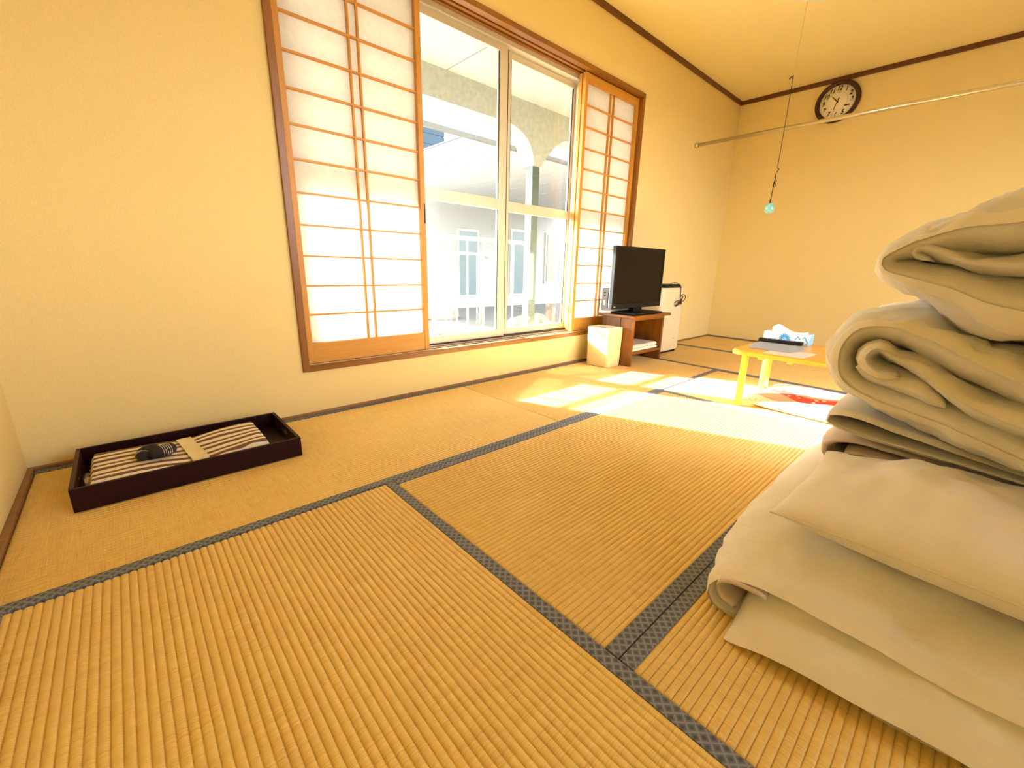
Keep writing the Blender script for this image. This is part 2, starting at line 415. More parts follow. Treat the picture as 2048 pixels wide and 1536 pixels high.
# ------------------------------------------------------------------ tatami mats
def tatami(x0, x1, y0, y1, axis, label, gap=0.0012):
    """axis 'X' or 'Y' = the long direction; borders run along the long sides"""
    x0 += gap; x1 -= gap; y0 += gap; y1 -= gap
    Lg, Wd = ((x1 - x0), (y1 - y0)) if axis == 'X' else ((y1 - y0), (x1 - x0))
    root = empty('tatami_mat', ((x0 + x1) / 2, (y0 + y1) / 2, 0), 0 if axis == 'Y' else PI / 2)
    tag(root, label, 'tatami mat', 'tatami mats covering the floor')
    hb = 0.031; hw = Wd / 2 - hb + 0.002
    n = round(2 * hw / 0.0153); p = 2 * hw / n
    bm = bmesh.new(); prof = []
    for i in range(n):
        a = -hw + i * p
        for fx, fz in ((0.0, -0.0048), (0.09, -0.0020), (0.26, -0.0003), (0.5, 0.0), (0.74, -0.0003), (0.91, -0.0020)):
            prof.append((a + fx * p, fz))
    prof.append((hw, -0.0048))
    ys = [(-Lg / 2, -0.035), (-Lg / 2, -0.004), (-Lg / 2 + 0.006, 0.0), (Lg / 2 - 0.006, 0.0), (Lg / 2, -0.004), (Lg / 2, -0.035)]
    rows = [[bm.verts.new((x, y, z + dz)) for x, z in prof] for y, dz in ys]
    for A, B in zip(rows, rows[1:]):
        for k in range(len(prof) - 1): bm.faces.new((A[k], A[k + 1], B[k + 1], B[k]))
    me = bpy.data.meshes.new('weave_surface'); bm.to_mesh(me); bm.free()
    o = link('weave_surface', me, 'tatami_rush', root, smooth=True)
    for s in (-1, 1):
        a, b = (Wd / 2 - hb, Wd / 2) if s > 0 else (-Wd / 2, -Wd / 2 + hb)
        box('cloth_border', a, b, -Lg / 2, Lg / 2, -0.034, 0.0016, 'border_cloth', root, 0.0015, 2)
    return root
TX, TB, TJ, T2, E2, E3, TM = 0.592, 1.236, 0.321, 1.493, 3.311, 4.194, 2.410
fx0, fx1, fy0, fy1 = XL + 0.016, XR - 0.016, YB, W - 0.016
tatami(fx0, T2, TB, fy1, 'X', 'tatami mat under the lacquer tray along the window wall')
tatami(T2, E2, TB, fy1, 'X', 'tatami mat in front of the waste bin along the window wall')
tatami(fx0, TX, TJ - 0.912, TB, 'Y', 'tatami mat in the corner beside the left wall, ribs running away from the window')
tatami(TX, TM, TJ, TB, 'X', 'tatami mat between the tray and the bedding, half in sunlight')
tatami(TX, TM, TJ - 0.912, TJ, 'X', 'tatami mat underneath the stacked bedding')
tatami(TM, E2, TJ - 0.912, TB, 'Y', 'tatami mat underneath the low table and cushion')
tatami(E2, E3, 0.262, fy1, 'Y', 'tatami mat under the air purifier')
tatami(E3, fx1, 0.262, fy1, 'Y', 'tatami mat against the far wall below the clock')
tatami(E2, E3, fy0, 0.262, 'Y', 'tatami mat behind the low table')
tatami(E3, fx1, fy0, 0.262, 'Y', 'tatami mat against the far wall behind the bedding')
tatami(fx0, T2, fy0, TJ - 0.912, 'X', 'tatami mat along the rear wall next to the left wall')
tatami(T2, E2, fy0, TJ - 0.912, 'X', 'tatami mat along the middle of the rear wall')

# ------------------------------------------------------------------ window: casing, tracks, aluminium sashes
win = struct(empty('window_1', (OX0, W, OZ0)))
def wbox(name, x0, x1, y0, y1, z0, z1, mat, bev=0.0015, par=None):
    o = box(name, x0, x1, y0, y1, z0, z1, mat, None, bev)
    return o
def under(o, par, inv=True):
    o.parent = par; o.matrix_parent_inverse = Matrix.Translation(-par.location) if par.parent is None else par.matrix_world.inverted()
    return o
FY0, FY1 = W - 0.011, W + 0.20
CX0, CX1, CZ0, CZ1 = 0.614, 3.268, 0.245, 2.035
under(box('casing_side', OX0, CX0, FY0, FY1, OZ0, OZ1, 'casing_wood_v', bev=0.002), win)
under(box('casing_side', CX1, OX1, FY0, FY1, OZ0, OZ1, 'casing_wood_v', bev=0.002), win)
bm = bmesh.new()
bbox(bm, CX0, CX1, FY0, FY1, CZ1 + 0.012, OZ1)
for a, b in ((FY0, W + 0.030), (W + 0.045, W + 0.066), (W + 0.085, W + 0.105)): bbox(bm, CX0, CX1, a, b, CZ1, CZ1 + 0.013, 0.001, 1)
under(frombm('lintel', bm, 'casing_wood'), win)
bm = bmesh.new()
bbox(bm, CX0, CX1, FY0, FY1, OZ0, CZ0 - 0.004, 0.0)
for a, b in ((FY0, W + 0.030), (W + 0.046, W + 0.066), (W + 0.084, W + 0.105)): bbox(bm, CX0, CX1, a, b, CZ0 - 0.006, CZ0, 0.001, 1)
under(frombm('sill', bm, 'casing_wood'), win)
for yy in (W + 0.008, W + 0.052):
    under(box('track_strip', CX0, CX1, yy, yy + 0.012, CZ0 - 0.001, CZ0 + 0.0015, 'track_strip'), win)
# aluminium outer frame
AY0, AY1 = W + 0.105, W + 0.195
AX0, AX1, AZ0, AZ1 = CX0, CX1, 0.247, 2.020
under(box('frame_head', AX0, AX1, AY0, AY1, AZ1 - 0.012, CZ1 + 0.012, 'aluminium', bev=0.001), win)
under(box('frame_sill', AX0, AX1, AY0, AY1, OZ0, AZ0, 'aluminium', bev=0.001), win)
under(box('frame_side', AX0, AX0 + 0.02, AY0, AY1, AZ0, AZ1, 'aluminium', bev=0.001), win)
under(box('frame_side', AX1 - 0.02, AX1, AY0, AY1, AZ0, AZ1, 'aluminium', bev=0.001), win)
for yy in (W + 0.128, W + 0.163):
    under(box('sash_rail_track', AX0 + 0.02, AX1 - 0.02, yy, yy + 0.005, AZ0, AZ0 + 0.012, 'aluminium_dark_and_shade'), win)
def sash(x0, x1, y0, sl=0.036, sr=0.036):
    y1 = y0 + 0.028; z0, z1 = 0.258, 2.002
    s = empty('glass_sash', (0, 0, 0)); under(s, win)
    bpy.context.view_layer.update()
    def p(n, *a, m='aluminium', bev=0.002):
        o = box(n, *a, m, None, bev); o.parent = s; return o
    p('stile', x0, x0 + sl, y0, y1, z0, z1); p('stile', x1 - sr, x1, y0, y1, z0, z1)
    p('rail', x0 + sl, x1 - sr, y0, y1, z0, 0.303); p('rail', x0 + sl, x1 - sr, y0, y1, 1.088, 1.153)
    p('rail', x0 + sl, x1 - sr, y0, y1, 1.966, z1)
    ym = (y0 + y1) / 2
    p('pane', x0 + sl - 0.004, x1 - sr + 0.004, ym - 0.0015, ym + 0.0015, 0.300, 1.091, m='window_glass', bev=0)
    p('pane', x0 + sl - 0.004, x1 - sr + 0.004, ym - 0.0015, ym + 0.0015, 1.150, 1.969, m='window_glass', bev=0)
    for a, b in ((0.303, 1.088), (1.153, 1.966)):      # glazing beads
        for xx in (x0 + sl, x1 - sr - 0.006): p('glazing_bead', xx, xx + 0.006, y0 + 0.004, ym - 0.002, a, b, m='aluminium_dark_and_shade', bev=0)
    return s
YI, YO = W + 0.117, W + 0.152
under(box('interlock_gap_shade', 1.9625, 1.984, YI + 0.018, YO + 0.010, 0.260, 2.000, 'aluminium_dark_and_shade'), win)  # dark strip between the meeting stiles, in place of the gap's shade
under(box('sill_gap_shade', AX0 + 0.02, 1.960, YI + 0.004, YI + 0.020, AZ0, 0.2575, 'aluminium_dark_and_shade'), win)  # dark strips under the bottom rails, standing in for the shadow gap
under(box('sill_gap_shade', 1.985, AX1 - 0.02, YO + 0.004, YO + 0.020, AZ0, 0.2575, 'aluminium_dark_and_shade'), win)
sash(0.632, 1.300, YO); sash(1.258, 1.962, YI, 0.036, 0.062); sash(1.985, 2.662, YO); sash(2.640, 3.250, YI)

# ------------------------------------------------------------------ shoji screens
def shoji(x0, x1, yc, label, pull=None):
    root = empty('shoji_screen', (x0, yc, 0.247)); tag(root, label, 'paper screen', 'sliding paper screens in the window')
    w = x1 - x0; z0, z1 = 0.0, 1.783; y0, y1 = -0.014, 0.014
    st = 0.029; pz0, pz1 = 0.0995, 1.729
    a = box('stile', 0, st, y0, y1, z0, z1, 'shoji_wood_v', root, 0.0015)
    b = box('stile', w - st, w, y0, y1, z0, z1, 'shoji_wood_v', root, 0.0015)
    box('bottom_rail', st, w - st, y0 + 0.002, y1, z0, pz0, 'shoji_wood', root, 0.0015)
    box('top_rail', st, w - st, y0 + 0.002, y1, pz1, z1, 'shoji_wood', root, 0.0015)
    link('paper', bpy.data.meshes.new('paper'), 'shoji_paper', root)
    me = root.children[-1].data if root.children else None
    for ch in root.children:
        if ch.name.startswith('paper'): me = ch.data
    me.from_pydata([(st - .003, .0105, pz0 - .003), (w - st + .003, .0105, pz0 - .003), (w - st + .003, .0105, pz1 + .003), (st - .003, .0105, pz1 + .003)], [], [(0, 1, 2, 3)])
    step = (pz1 - pz0) / 12; mx = w / 2
    h = None
    for i in range(1, 12):
        z = pz0 + step * i
        o = box('lattice_bar', st, w - st, -0.006, 0.0095, z - 0.004, z + 0.004, 'shoji_wood', root)
    for dx in (-0.022, 0.022):
        box('lattice_bar', mx + dx - 0.004, mx + dx + 0.004, -0.0065, 0.0096, pz0, pz1, 'shoji_wood_v', root)
    if pull is not None:
        xx = (w - st / 2) if pull > 0 else st / 2
        box('finger_pull', xx + 0.004, xx + 0.012, y0 - 0.0012, y0 + 0.004, 0.70, 0.80, 'lacquer_rim', root)
    return root
YS1, YS2 = W + 0.0375, W + 0.075
shoji(0.618, 1.299, YS1, 'sliding paper screen with lattice, in the window nearer the lacquer tray', 1)
shoji(0.618, 1.297, YS2, 'rear sliding paper screen, slid behind the one nearer the lacquer tray')
shoji(2.595, 3.266, YS1, 'front sliding paper screen with lattice, behind the television')
shoji(2.597, 3.266, YS2, 'rear sliding paper screen, slid behind the one behind the television')

# ------------------------------------------------------------------ balcony outside
KB = 0.947                                            # balcony depth: railing 1.1 m out from the wall
def kz(z): return CAM_H + (z - CAM_H) * KB
YR = 3.40 * KB
struct(box('balcony_floor', -3, 7.5, W + 0.2, 3.62 * KB, -0.20, -0.04, 'concrete_floor'))
struct(box('balcony_soffit', -3, 7.5, W + 0.2, 3.40 * KB, kz(2.30), kz(2.46), 'concrete_pale'))
struct(box('balcony_beam', -3, 7.5, 3.385 * KB, 3.60 * KB, kz(2.065), kz(2.46), 'concrete'))
for xs in (1.2, 2.18, 4.0):
    struct(box('formwork_seam', xs, xs + 0.005, W + 0.2, 3.385 * KB, kz(2.30) - 0.002, kz(2.30) + 0.002, 'eave_gutter'))
def chp(o, par):
    o.parent = par; o.matrix_parent_inverse = Matrix.Translation(-Vector(par.location)); return o
post = tag(empty('balcony_post', (3.405 * KB, 3.44 * KB, -0.04)), 'grey steel post with flared concrete head holding up the balcony beam', 'post')
chp(box('shaft', 3.355 * KB, 3.456 * KB, 3.392 * KB, 3.49 * KB, -0.04, kz(1.76), 'post_steel', bev=0.004), post)
hr = crom([(3.47, 1.745, 0), (3.52, 1.82, 0), (3.585, 1.89, 0), (3.68, 1.98, 0), (3.79, 2.05, 0), (3.86, 2.07, 0)], 14)
hL = crom([(2.96, 2.07, 0), (3.065, 2.055, 0), (3.18, 2.02, 0), (3.27, 1.96, 0), (3.33, 1.88, 0), (3.355, 1.80, 0), (3.35, 1.745, 0)], 14)
chp(prism('flared_head', [(p.x * KB, kz(p.y)) for p in hr] + [(p.x * KB, kz(p.y)) for p in hL], 3.384 * KB, 3.59 * KB, 'concrete', plane='XZ'), post)
rail = tag(empty('balcony_railing', (1.2, YR, -0.04)), 'white tubular balcony railing with thin upright bars, meeting the steel post', 'railing')
chp(tube('top_rail', [(-1.6, YR, kz(0.985)), (3.20 * KB, YR, kz(0.985)), (3.29 * KB, YR, kz(0.98)), (3.350 * KB, YR + 0.01, kz(0.955))], 0.018, 'rail_paint', seg=12), rail)
chp(tube('bottom_rail', [(-1.6, YR, 0.06), (3.35 * KB, YR, 0.06)], 0.012, 'rail_paint', seg=8), rail)
bal_me = None
x = (2.117 - 0.2 * 18) * KB
while x < 3.33 * KB:
    if bal_me is None:
        o = chp(tube('baluster', [(x, YR, 0.06), (x, YR, kz(0.975))], 0.008, 'rail_paint', seg=8), rail); bal_me = o; bx0 = x
    else:
        o = bal_me.copy(); COL.objects.link(o); o.parent = rail; o.matrix_parent_inverse = bal_me.matrix_parent_inverse.copy(); o.location.x += x - bx0
    x += 0.2 * KB
# yard and the facing house
struct(box('yard_ground', -14, 22, 3.43, 30, -0.40, -0.20, 'ground_gravel'))
KE = 0.92
def ke(z): return CAM_H + (z - CAM_H) * KE
eave = tag(empty('facing_eave', (3.2, 4.2, 2.1)), 'white panelled eave with dark gutter edge beyond the balcony beam', 'roof')
chp(box('fascia', -6, 12, 4.55 * KE, 4.66 * KE, ke(2.262), ke(2.95), 'house_white'), eave)
chp(box('gutter', -6, 12, 4.50 * KE, 4.56 * KE, ke(2.21), ke(2.26), 'eave_gutter', bev=0.008), eave)
sx = [3.38, 3.63, 3.93, 4.28, 4.70, 5.30, 6.0, 6.8, 7.7, 8.7, 9.8]
for a, b in zip(sx, sx[1:]):
    chp(box('soffit_board', a * KE + 0.015, b * KE - 0.015, 4.57 * KE, 8.06, ke(2.225), ke(2.255), 'soffit_white'), eave)
chp(box('soffit_backing', 3.38 * KE, 9.8 * KE, 4.60 * KE, 8.06, ke(2.256), ke(2.27), 'seam_dark'), eave)
house = tag(empty('facing_house', (6, 8.2, -0.2)), 'pale house across the yard with tall windows under the panelled eave', 'house')
chp(box('wall', 3.2, 12, 8.1, 8.3, -0.2, 2.08, 'house_white'), house)
for a, b, z0, z1 in ((5.75, 6.25, 0.1, 1.5), (7.35, 7.75, 0.1, 1.6), (8.6, 9.4, 0.4, 1.6)):
    wn = chp(box('window', a - 0.05, b + 0.05, 8.06, 8.1, z0 - 0.05, z1 + 0.05, 'aluminium'), house)
    pn = box('pane', a, b, 8.05, 8.062, z0, z1, 'house_glass'); pn.parent = wn
chp(tube('downpipe', [(7.0, 8.04, -0.2), (7.0, 8.04, 2.04)], 0.03, 'rail_paint', seg=8), house)
bh = tag(empty('distant_house', (0.5, 12.5, -0.2)), 'distant house with dark blue boarded upper wall', 'house')
chp(box('wall', 1.5, 8.0, 12, 13, -0.2, 3.1, 'house_white'), bh)
for k in range(6):
    chp(box('wall_board', 1.5, 8.0, 11.93, 12.02, 3.1 + 0.28 * k, 3.36 + 0.28 * k, 'roof_blue'), bh)
def railing2():
    r = tag(empty('yard_railing', (5, 5.6, -0.2)), 'low white railing with a corner post standing in the yard', 'railing')
    chp(tube('top_rail', [(2.6, 5.55, 0.93), (4.35, 5.55, 0.93), (4.45, 5.65, 0.93), (6.2, 7.6, 0.93)], 0.022, 'rail_paint'), r)
    chp(tube('corner_post', [(4.38, 5.56, -0.2), (4.38, 5.56, 0.93)], 0.03, 'rail_paint'), r)
    first = None
    for k in range(9):
        xx = 2.7 + 0.2 * k
        if first is None: first = chp(tube('baluster', [(xx, 5.55, -0.2), (xx, 5.55, 0.92)], 0.01, 'rail_paint', seg=6), r); f0 = xx
        else:
            o = first.copy(); COL.objects.link(o); o.parent = r; o.matrix_parent_inverse = first.matrix_parent_inverse.copy(); o.location.x = xx - f0
railing2()
def stone(loc, s, seed):
    bm = bmesh.new(); bmesh.ops.create_icosphere(bm, subdivisions=2, radius=1)
    for v in bm.verts:
        k = 1 + 0.35 * noise.noise(v.co * 1.3 + Vector((seed * 7.1, 0, 0)))
        v.co = Vector((v.co.x * s[0] * k, v.co.y * s[1] * k, max(-0.3, v.co.z) * s[2] * k))
    return frombm('garden_stone', bm, 'rock', None, loc)
for i, (lx, ly, s) in enumerate(((4.75, 4.95, (0.28, 0.2, 0.16)), (5.25, 5.1, (0.3, 0.2, 0.14)), (4.3, 6.6, (0.35, 0.25, 0.22)), (3.4, 5.0, (0.25, 0.2, 0.12)))):
    tag(stone((lx, ly, -0.17), s, i), ['grey garden stone just behind the steel post', 'long flat garden stone beside the house wall', 'tallest garden stone behind the yard railing', 'low garden stone below the balcony railing'][i], 'stone', 'stones in the yard')

# ------------------------------------------------------------------ hanging rod, clock, lamp, pull cord
rod = tag(empty('hanging_rod', (4.234, W, 1.876)), 'long steel clothes rod spanning the room below the clock', 'rod')
chp(tube('pole', [(4.234, W - 0.004, 1.876), (4.234, YB + 0.004, 1.876)], 0.0155, 'steel_rod', seg=16), rod)
chp(lathe('end_socket', [(0.012, -0.028), (0.021, -0.028), (0.022, 0.0), (0.022, 0.0)], 'steel_rod', seg=24), rod)
so = rod.children[-1]
for ch in rod.children:
    if ch.name.startswith('end_socket'): so = ch
so.matrix_parent_inverse = Matrix.Identity(4); so.location = (0, 0, 0); so.rotation_euler = (-PI / 2, 0, 0)
so2 = so.copy(); COL.objects.link(so2); so2.parent = rod; so2.location = (0, YB - W, 0); so2.rotation_euler = (PI / 2, 0, 0)

CK = Vector((XR, 1.247, 2.247))
clock = tag(empty('wall_clock', CK), 'round wall clock with dark brown rim and slanted black numerals', 'clock')
lathe('rim', [(0.10, 0.0), (0.166, -0.001), (0.171, -0.012), (0.169, -0.030), (0.160, -0.040), (0.148, -0.040), (0.139, -0.030), (0.134, -0.022), (0.134, -0.010)], 'clock_rim', clock, 64, 'X')
lathe('dial', [(0.136, -0.016), (0.136, -0.021), (0.001, -0.021)], 'clock_face', clock, 64, 'X')
lathe('inner_ring', [(0.079, -0.0205), (0.079, -0.0216), (0.076, -0.0216), (0.076, -0.0205)], 'clock_ring', clock, 64, 'X')
def text_mesh(s, size, shear=0.0):
    cu = bpy.data.curves.new('t', 'FONT'); cu.body = s; cu.size = size; cu.shear = shear; cu.align_x = 'CENTER'; cu.align_y = 'CENTER'
    cu.extrude = 0.0006; cu.offset = 0.0016
    o = bpy.data.objects.new('t', cu); COL.objects.link(o)
    dg = bpy.context.evaluated_depsgraph_get(); dg.update()
    me = bpy.data.meshes.new_from_object(o.evaluated_get(dg)); bpy.data.objects.remove(o); return me
ROT_CK = Matrix(((0, 0, -1), (-1, 0, 0), (0, 1, 0))).to_4x4()      # text x -> world -y, text y -> world z, facing -x
for h in range(1, 13):
    if h == 4: continue
    me = text_mesh(str(h), 0.050, 0.22); me.name = 'numeral'; a = PI / 2 - h * PI / 6
    me.transform(Matrix.Scale(0.82, 4, (1, 0, 0)))
    me.transform(ROT_CK); o = link('numeral', me, 'clock_ink', clock)
    o.location = (-0.0219, -0.105 * math.cos(a), 0.106 * math.sin(a))
def hand(name, hours_angle, l0, l1, w, d):
    a = PI / 2 - hours_angle; c, s = math.cos(a), math.sin(a)
    pts = [(l0, -w), (l1, -w * 0.5), (l1, w * 0.5), (l0, w)]
    q = [(-(u * c - v * s), u * s + v * c) for u, v in pts]
    return prism(name, q, -d, -d + 0.0012, 'clock_ink', clock, 'YZ')
hand('hour_hand', (10 + 0.55) * PI / 6, -0.01, 0.068, 0.0045, 0.0245)
hand('minute_hand', 33 * PI / 30, -0.032, 0.060, 0.0036, 0.0260)
hand('second_hand', 32 * PI / 30, -0.03, 0.118, 0.0011, 0.0275)
box('dark_sticker', -0.0228, -0.0215, -0.100, -0.058, -0.047, -0.037, 'clock_ink', clock, 0.0003)
box('brand_mark', -0.0222, -0.0215, -0.012, 0.012, 0.072, 0.0745, 'mark_grey', clock)

LC = Vector((3.065, 0.985, 2.33)); LA = math.radians(47.8)
lamp = tag(empty('ceiling_lamp', (LC.x, LC.y, 2.33), LA), 'square pale ceiling lamp with chamfered corners and a long pull cord', 'ceiling lamp')
def cham(h, c): return [(h, -h + c), (h, h - c), (h - c, h), (-h + c, h), (-h, h - c), (-h, -h + c), (-h + c, -h), (h - c, -h)]
prism('shade', cham(0.295, 0.03), 0.0, 0.07, 'lamp_fabric', lamp, bev=0.004)
prism('frame', cham(0.300, 0.03), 0.060, 0.085, 'casing_wood', lamp)
lathe('ceiling_mount', [(0.09, 0.085), (0.09, ZC - 2.33)], 'white_plastic', lamp)
cx, cy = 3.40, 1.10
pc = tag(empty('pull_cord', (cx, cy, 1.16)), 'thin pull cord with a pale blue glass bead hanging from the ceiling lamp', 'pull cord')
chp(tube('upper_string', [(cx - 0.012, cy - 0.01, 2.335), (cx, cy, 1.955), (cx, cy, 1.945)], 0.0011, 'cord_pale', seg=6), pc)
chp(tube('knot', [(cx - 0.004, cy + 0.02, 1.93), (cx - 0.002, cy + 0.008, 1.944), (cx, cy, 1.947), (cx, cy, 1.93)], 0.0032, 'cord_dark', seg=6), pc)
chp(tube('lower_cord', [(cx, cy, 1.94), (cx + 0.001, cy, 1.60), (cx, cy, 1.41)], 0.0018, 'cord_dark', seg=6), pc)
chp(tube('clip', [(cx, cy, 1.41), (cx - 0.002, cy - 0.012, 1.402), (cx, cy - 0.006, 1.395), (cx, cy + 0.003, 1.38), (cx, cy + 0.003, 1.335)], 0.0028, 'cord_dark', seg=6), pc)
chp(tube('cord_loop', [(cx, cy + 0.003, 1.335), (cx, cy - 0.008, 1.33), (cx, cy - 0.004, 1.30), (cx, cy + 0.006, 1.285), (cx, cy + 0.010, 1.31), (cx, cy + 0.003, 1.335), (cx, cy + 0.006, 1.28), (cx, cy + 0.008, 1.22), (cx, cy + 0.004, 1.18), (cx, cy + 0.012, 1.19), (cx, cy + 0.009, 1.23)], 0.0026, 'cord_dark', seg=6), pc)
bd = lathe('glass_bead', [(0.003, 0.036), (0.016, 0.032), (0.027, 0.020), (0.031, 0.002), (0.028, -0.016), (0.018, -0.028), (0.003, -0.032)], 'bead_glass', None, 28)
bd.parent = pc; bd.location = (0, 0.006, -0.003)

# ------------------------------------------------------------------ television on its stand
SX0, SX1, SY0, SY1, SZ = 2.800, 3.330, 1.705, 2.020, 0.397
st = tag(empty('television_stand', (3.06, 1.86, 0)), 'brown wooden television stand with an open front and a low shelf', 'stand')
chp(box('top_board', SX0 - 0.012, SX1 + 0.015, SY0 - 0.012, SY1 + 0.005, SZ - 0.022, SZ, 'stand_wood', bev=0.006, seg=3), st)
chp(box('side_panel', SX0 + 0.03, SX0 + 0.050, SY0 + 0.015, SY0 + 0.13, 0.002, SZ - 0.022, 'stand_wood', bev=0.002), st)
chp(box('side_panel', SX0 + 0.031, SX0 + 0.050, SY0 + 0.134, SY1 - 0.01, 0.002, SZ - 0.022, 'stand_wood', bev=0.002), st)
chp(box('side_panel', SX1 - 0.035, SX1 - 0.015, SY0 + 0.03, SY1 - 0.01, 0.002, SZ - 0.022, 'stand_wood', bev=0.002), st)
chp(box('back_panel', SX0 + 0.05, SX1 - 0.035, SY1 - 0.028, SY1 - 0.016, 0.085, SZ - 0.022, 'stand_wood'), st)
chp(box('shelf', SX0 + 0.05, SX1 - 0.035, SY0 + 0.03, SY1 - 0.028, 0.085, 0.103, 'stand_wood', bev=0.002), st)
chp(box('apron', SX0 + 0.05, SX1 - 0.035, SY0 + 0.03, SY0 + 0.045, SZ - 0.045, SZ - 0.022, 'stand_wood', bev=0.001), st)
TVY = 1.815
tv = tag(empty('television', (3.04, 1.86, SZ)), 'black flat-screen television on the wooden stand', 'television')
X0, X1, Z0, Z1 = 2.660, 3.362, 0.443, 0.897
bm = bmesh.new()
for a, b, c, d in ((X0, X1, Z1 - 0.017, Z1), (X0, X1, Z0, Z0 + 0.038), (X0, X0 + 0.018, Z0 + 0.038, Z1 - 0.017), (X1 - 0.018, X1, Z0 + 0.038, Z1 - 0.017)):
    bbox(bm, a, b, TVY, TVY + 0.03, c, d, 0.002, 2)
chp(frombm('bezel', bm, 'black_plastic'), tv)
chp(box('screen', X0 + 0.015, X1 - 0.015, TVY + 0.004, TVY + 0.02, Z0 + 0.035, Z1 - 0.014, 'screen_black'), tv)
bm = bmesh.new()
def hull(bm, lo, hi):
    v = [bm.verts.new(p) for p in lo + hi]; n = len(lo)
    bm.faces.new(v[:n]); bm.faces.new(v[n:])
    for i in range(n): bm.faces.new((v[i], v[(i + 1) % n], v[n + (i + 1) % n], v[n + i]))
hull(bm, [(X0 + 0.004, TVY + 0.03, Z0 + 0.004), (X1 - 0.004, TVY + 0.03, Z0 + 0.004), (X1 - 0.004, TVY + 0.03, Z1 - 0.004), (X0 + 0.004, TVY + 0.03, Z1 - 0.004)],
     [(X0 + 0.07, TVY + 0.085, Z0 + 0.02), (X1 - 0.07, TVY + 0.085, Z0 + 0.02), (X1 - 0.10, TVY + 0.085, Z1 - 0.14), (X0 + 0.10, TVY + 0.085, Z1 - 0.14)])
chp(frombm('back_shell', bm, 'grey_plastic'), tv)
hb = chp(box('connector_housing', X0 + 0.095, X1 - 0.20, TVY + 0.06, TVY + 0.165, SZ + 0.022, 0.592, 'grey_plastic', bev=0.006), tv)
def sub(o, par): o.parent = par; return o
sub(box('port', X0 + 0.0935, X0 + 0.0955, TVY + 0.128, TVY + 0.144, 0.462, 0.500, 'paper_white'), hb)
sub(box('port', X0 + 0.0935, X0 + 0.0955, TVY + 0.100, TVY + 0.108, 0.440, 0.560, 'black_plastic'), hb)
for zz in (0.53, 0.552):
    sub(box('port', X0 + 0.0935, X0 + 0.0955, TVY + 0.130, TVY + 0.142, zz, zz + 0.010, 'black_plastic'), hb)
sub(box('port', X0 + 0.0935, X0 + 0.0955, TVY + 0.088, TVY + 0.096, 0.50, 0.56, 'paper_white'), hb)
chp(box('neck', 2.98, 3.10, TVY + 0.012, TVY + 0.05, SZ + 0.014, Z0 + 0.01, 'black_plastic', bev=0.004), tv)
chp(box('base', 2.84, 3.24, TVY - 0.095, TVY + 0.13, SZ + 0.001, SZ + 0.015, 'black_plastic', bev=0.005, seg=3), tv)
chp(box('logo_mark', X0 + 0.022, X0 + 0.045, TVY - 0.0008, TVY + 0.001, Z0 + 0.013, Z0 + 0.019, 'mark_grey'), tv)

# folded towel on the shelf
def slab(name, x0, x1, y0, y1, z0, z1, mat, nx=24, ny=16, amp=0.003, seed=0, r=0.012, parent=None, loc=(0, 0, 0), freq=9):
    """soft folded slab: rounded edges, uneven top"""
    bm = bmesh.new(); top = {}; bot = {}
    for i in range(nx + 1):
        for j in range(ny + 1):
            u, v = i / nx, j / ny; x = x0 + (x1 - x0) * u; y = y0 + (y1 - y0) * v
            d = min(x - x0, x1 - x, y - y0, y1 - y); k = math.sqrt(max(0, 1 - (1 - min(1, d / r)) ** 2))
            zm = (z0 + z1) / 2
            nz = noise.noise(Vector((x * freq, y * freq, seed * 3.7))) * amp
            zt = zm + (z1 - zm) * k + nz * k; zb = zm - (zm - z0) * k
            top[i, j] = bm.verts.new((x, y, zt)); bot[i, j] = top[i, j] if d < 1e-9 else bm.verts.new((x, y, zb))
    for i in range(nx):
        for j in range(ny):
            bm.faces.new((top[i, j], top[i + 1, j], top[i + 1, j + 1], top[i, j + 1]))
            bm.faces.new((bot[i, j], bot[i, j + 1], bot[i + 1, j + 1], bot[i + 1, j]))
    return frombm(name, bm, mat, parent, loc, True)
tw = tag(empty('folded_towel', (3.08, 1.85, 0.103)), 'white folded towel lying on the low shelf of the television stand', 'towel')
slab('lower_fold', -0.205, 0.205, -0.105, 0.12, 0.001, 0.026, 'towel_white', amp=0.006, seed=3, parent=tw)
slab('upper_fold', -0.205, 0.200, -0.100, 0.12, 0.026, 0.052, 'towel_white', amp=0.008, seed=5, parent=tw)

# waste bin
bn = tag(empty('waste_bin', (2.732, 1.905, 0), math.radians(3)), 'cream plastic waste bin standing against the television stand', 'bin')
def rr_loft(name, rings, mat, parent, n=6):
    bm = bmesh.new(); R_ = []
    for hx, hy, r, z in rings: R_.append([bm.verts.new((a, b, z)) for a, b in rrect(-hx, hx, -hy, hy, r, n)])
    m = len(R_[0])
    for A, B in zip(R_, R_[1:]):
        for k in range(m): bm.faces.new((A[k], A[(k + 1) % m], B[(k + 1) % m], B[k]))
    bm.faces.new(R_[0]); bm.faces.new(R_[-1])
    return frombm(name, bm, mat, parent, None, False)
rr_loft('body', [(0.085, 0.100, 0.022, 0.0), (0.088, 0.103, 0.026, 0.006), (0.092, 0.109, 0.028, 0.292), (0.0915, 0.1085, 0.028, 0.300), (0.084, 0.101, 0.022, 0.300), (0.082, 0.099, 0.022, 0.285), (0.076, 0.093, 0.02, 0.02)], 'bin_plastic', bn)
rr_loft('inner_ring', [(0.0815, 0.0985, 0.02, 0.272), (0.0815, 0.0985, 0.02, 0.288), (0.072, 0.089, 0.018, 0.288), (0.072, 0.089, 0.018, 0.272)], 'bin_plastic', bn)

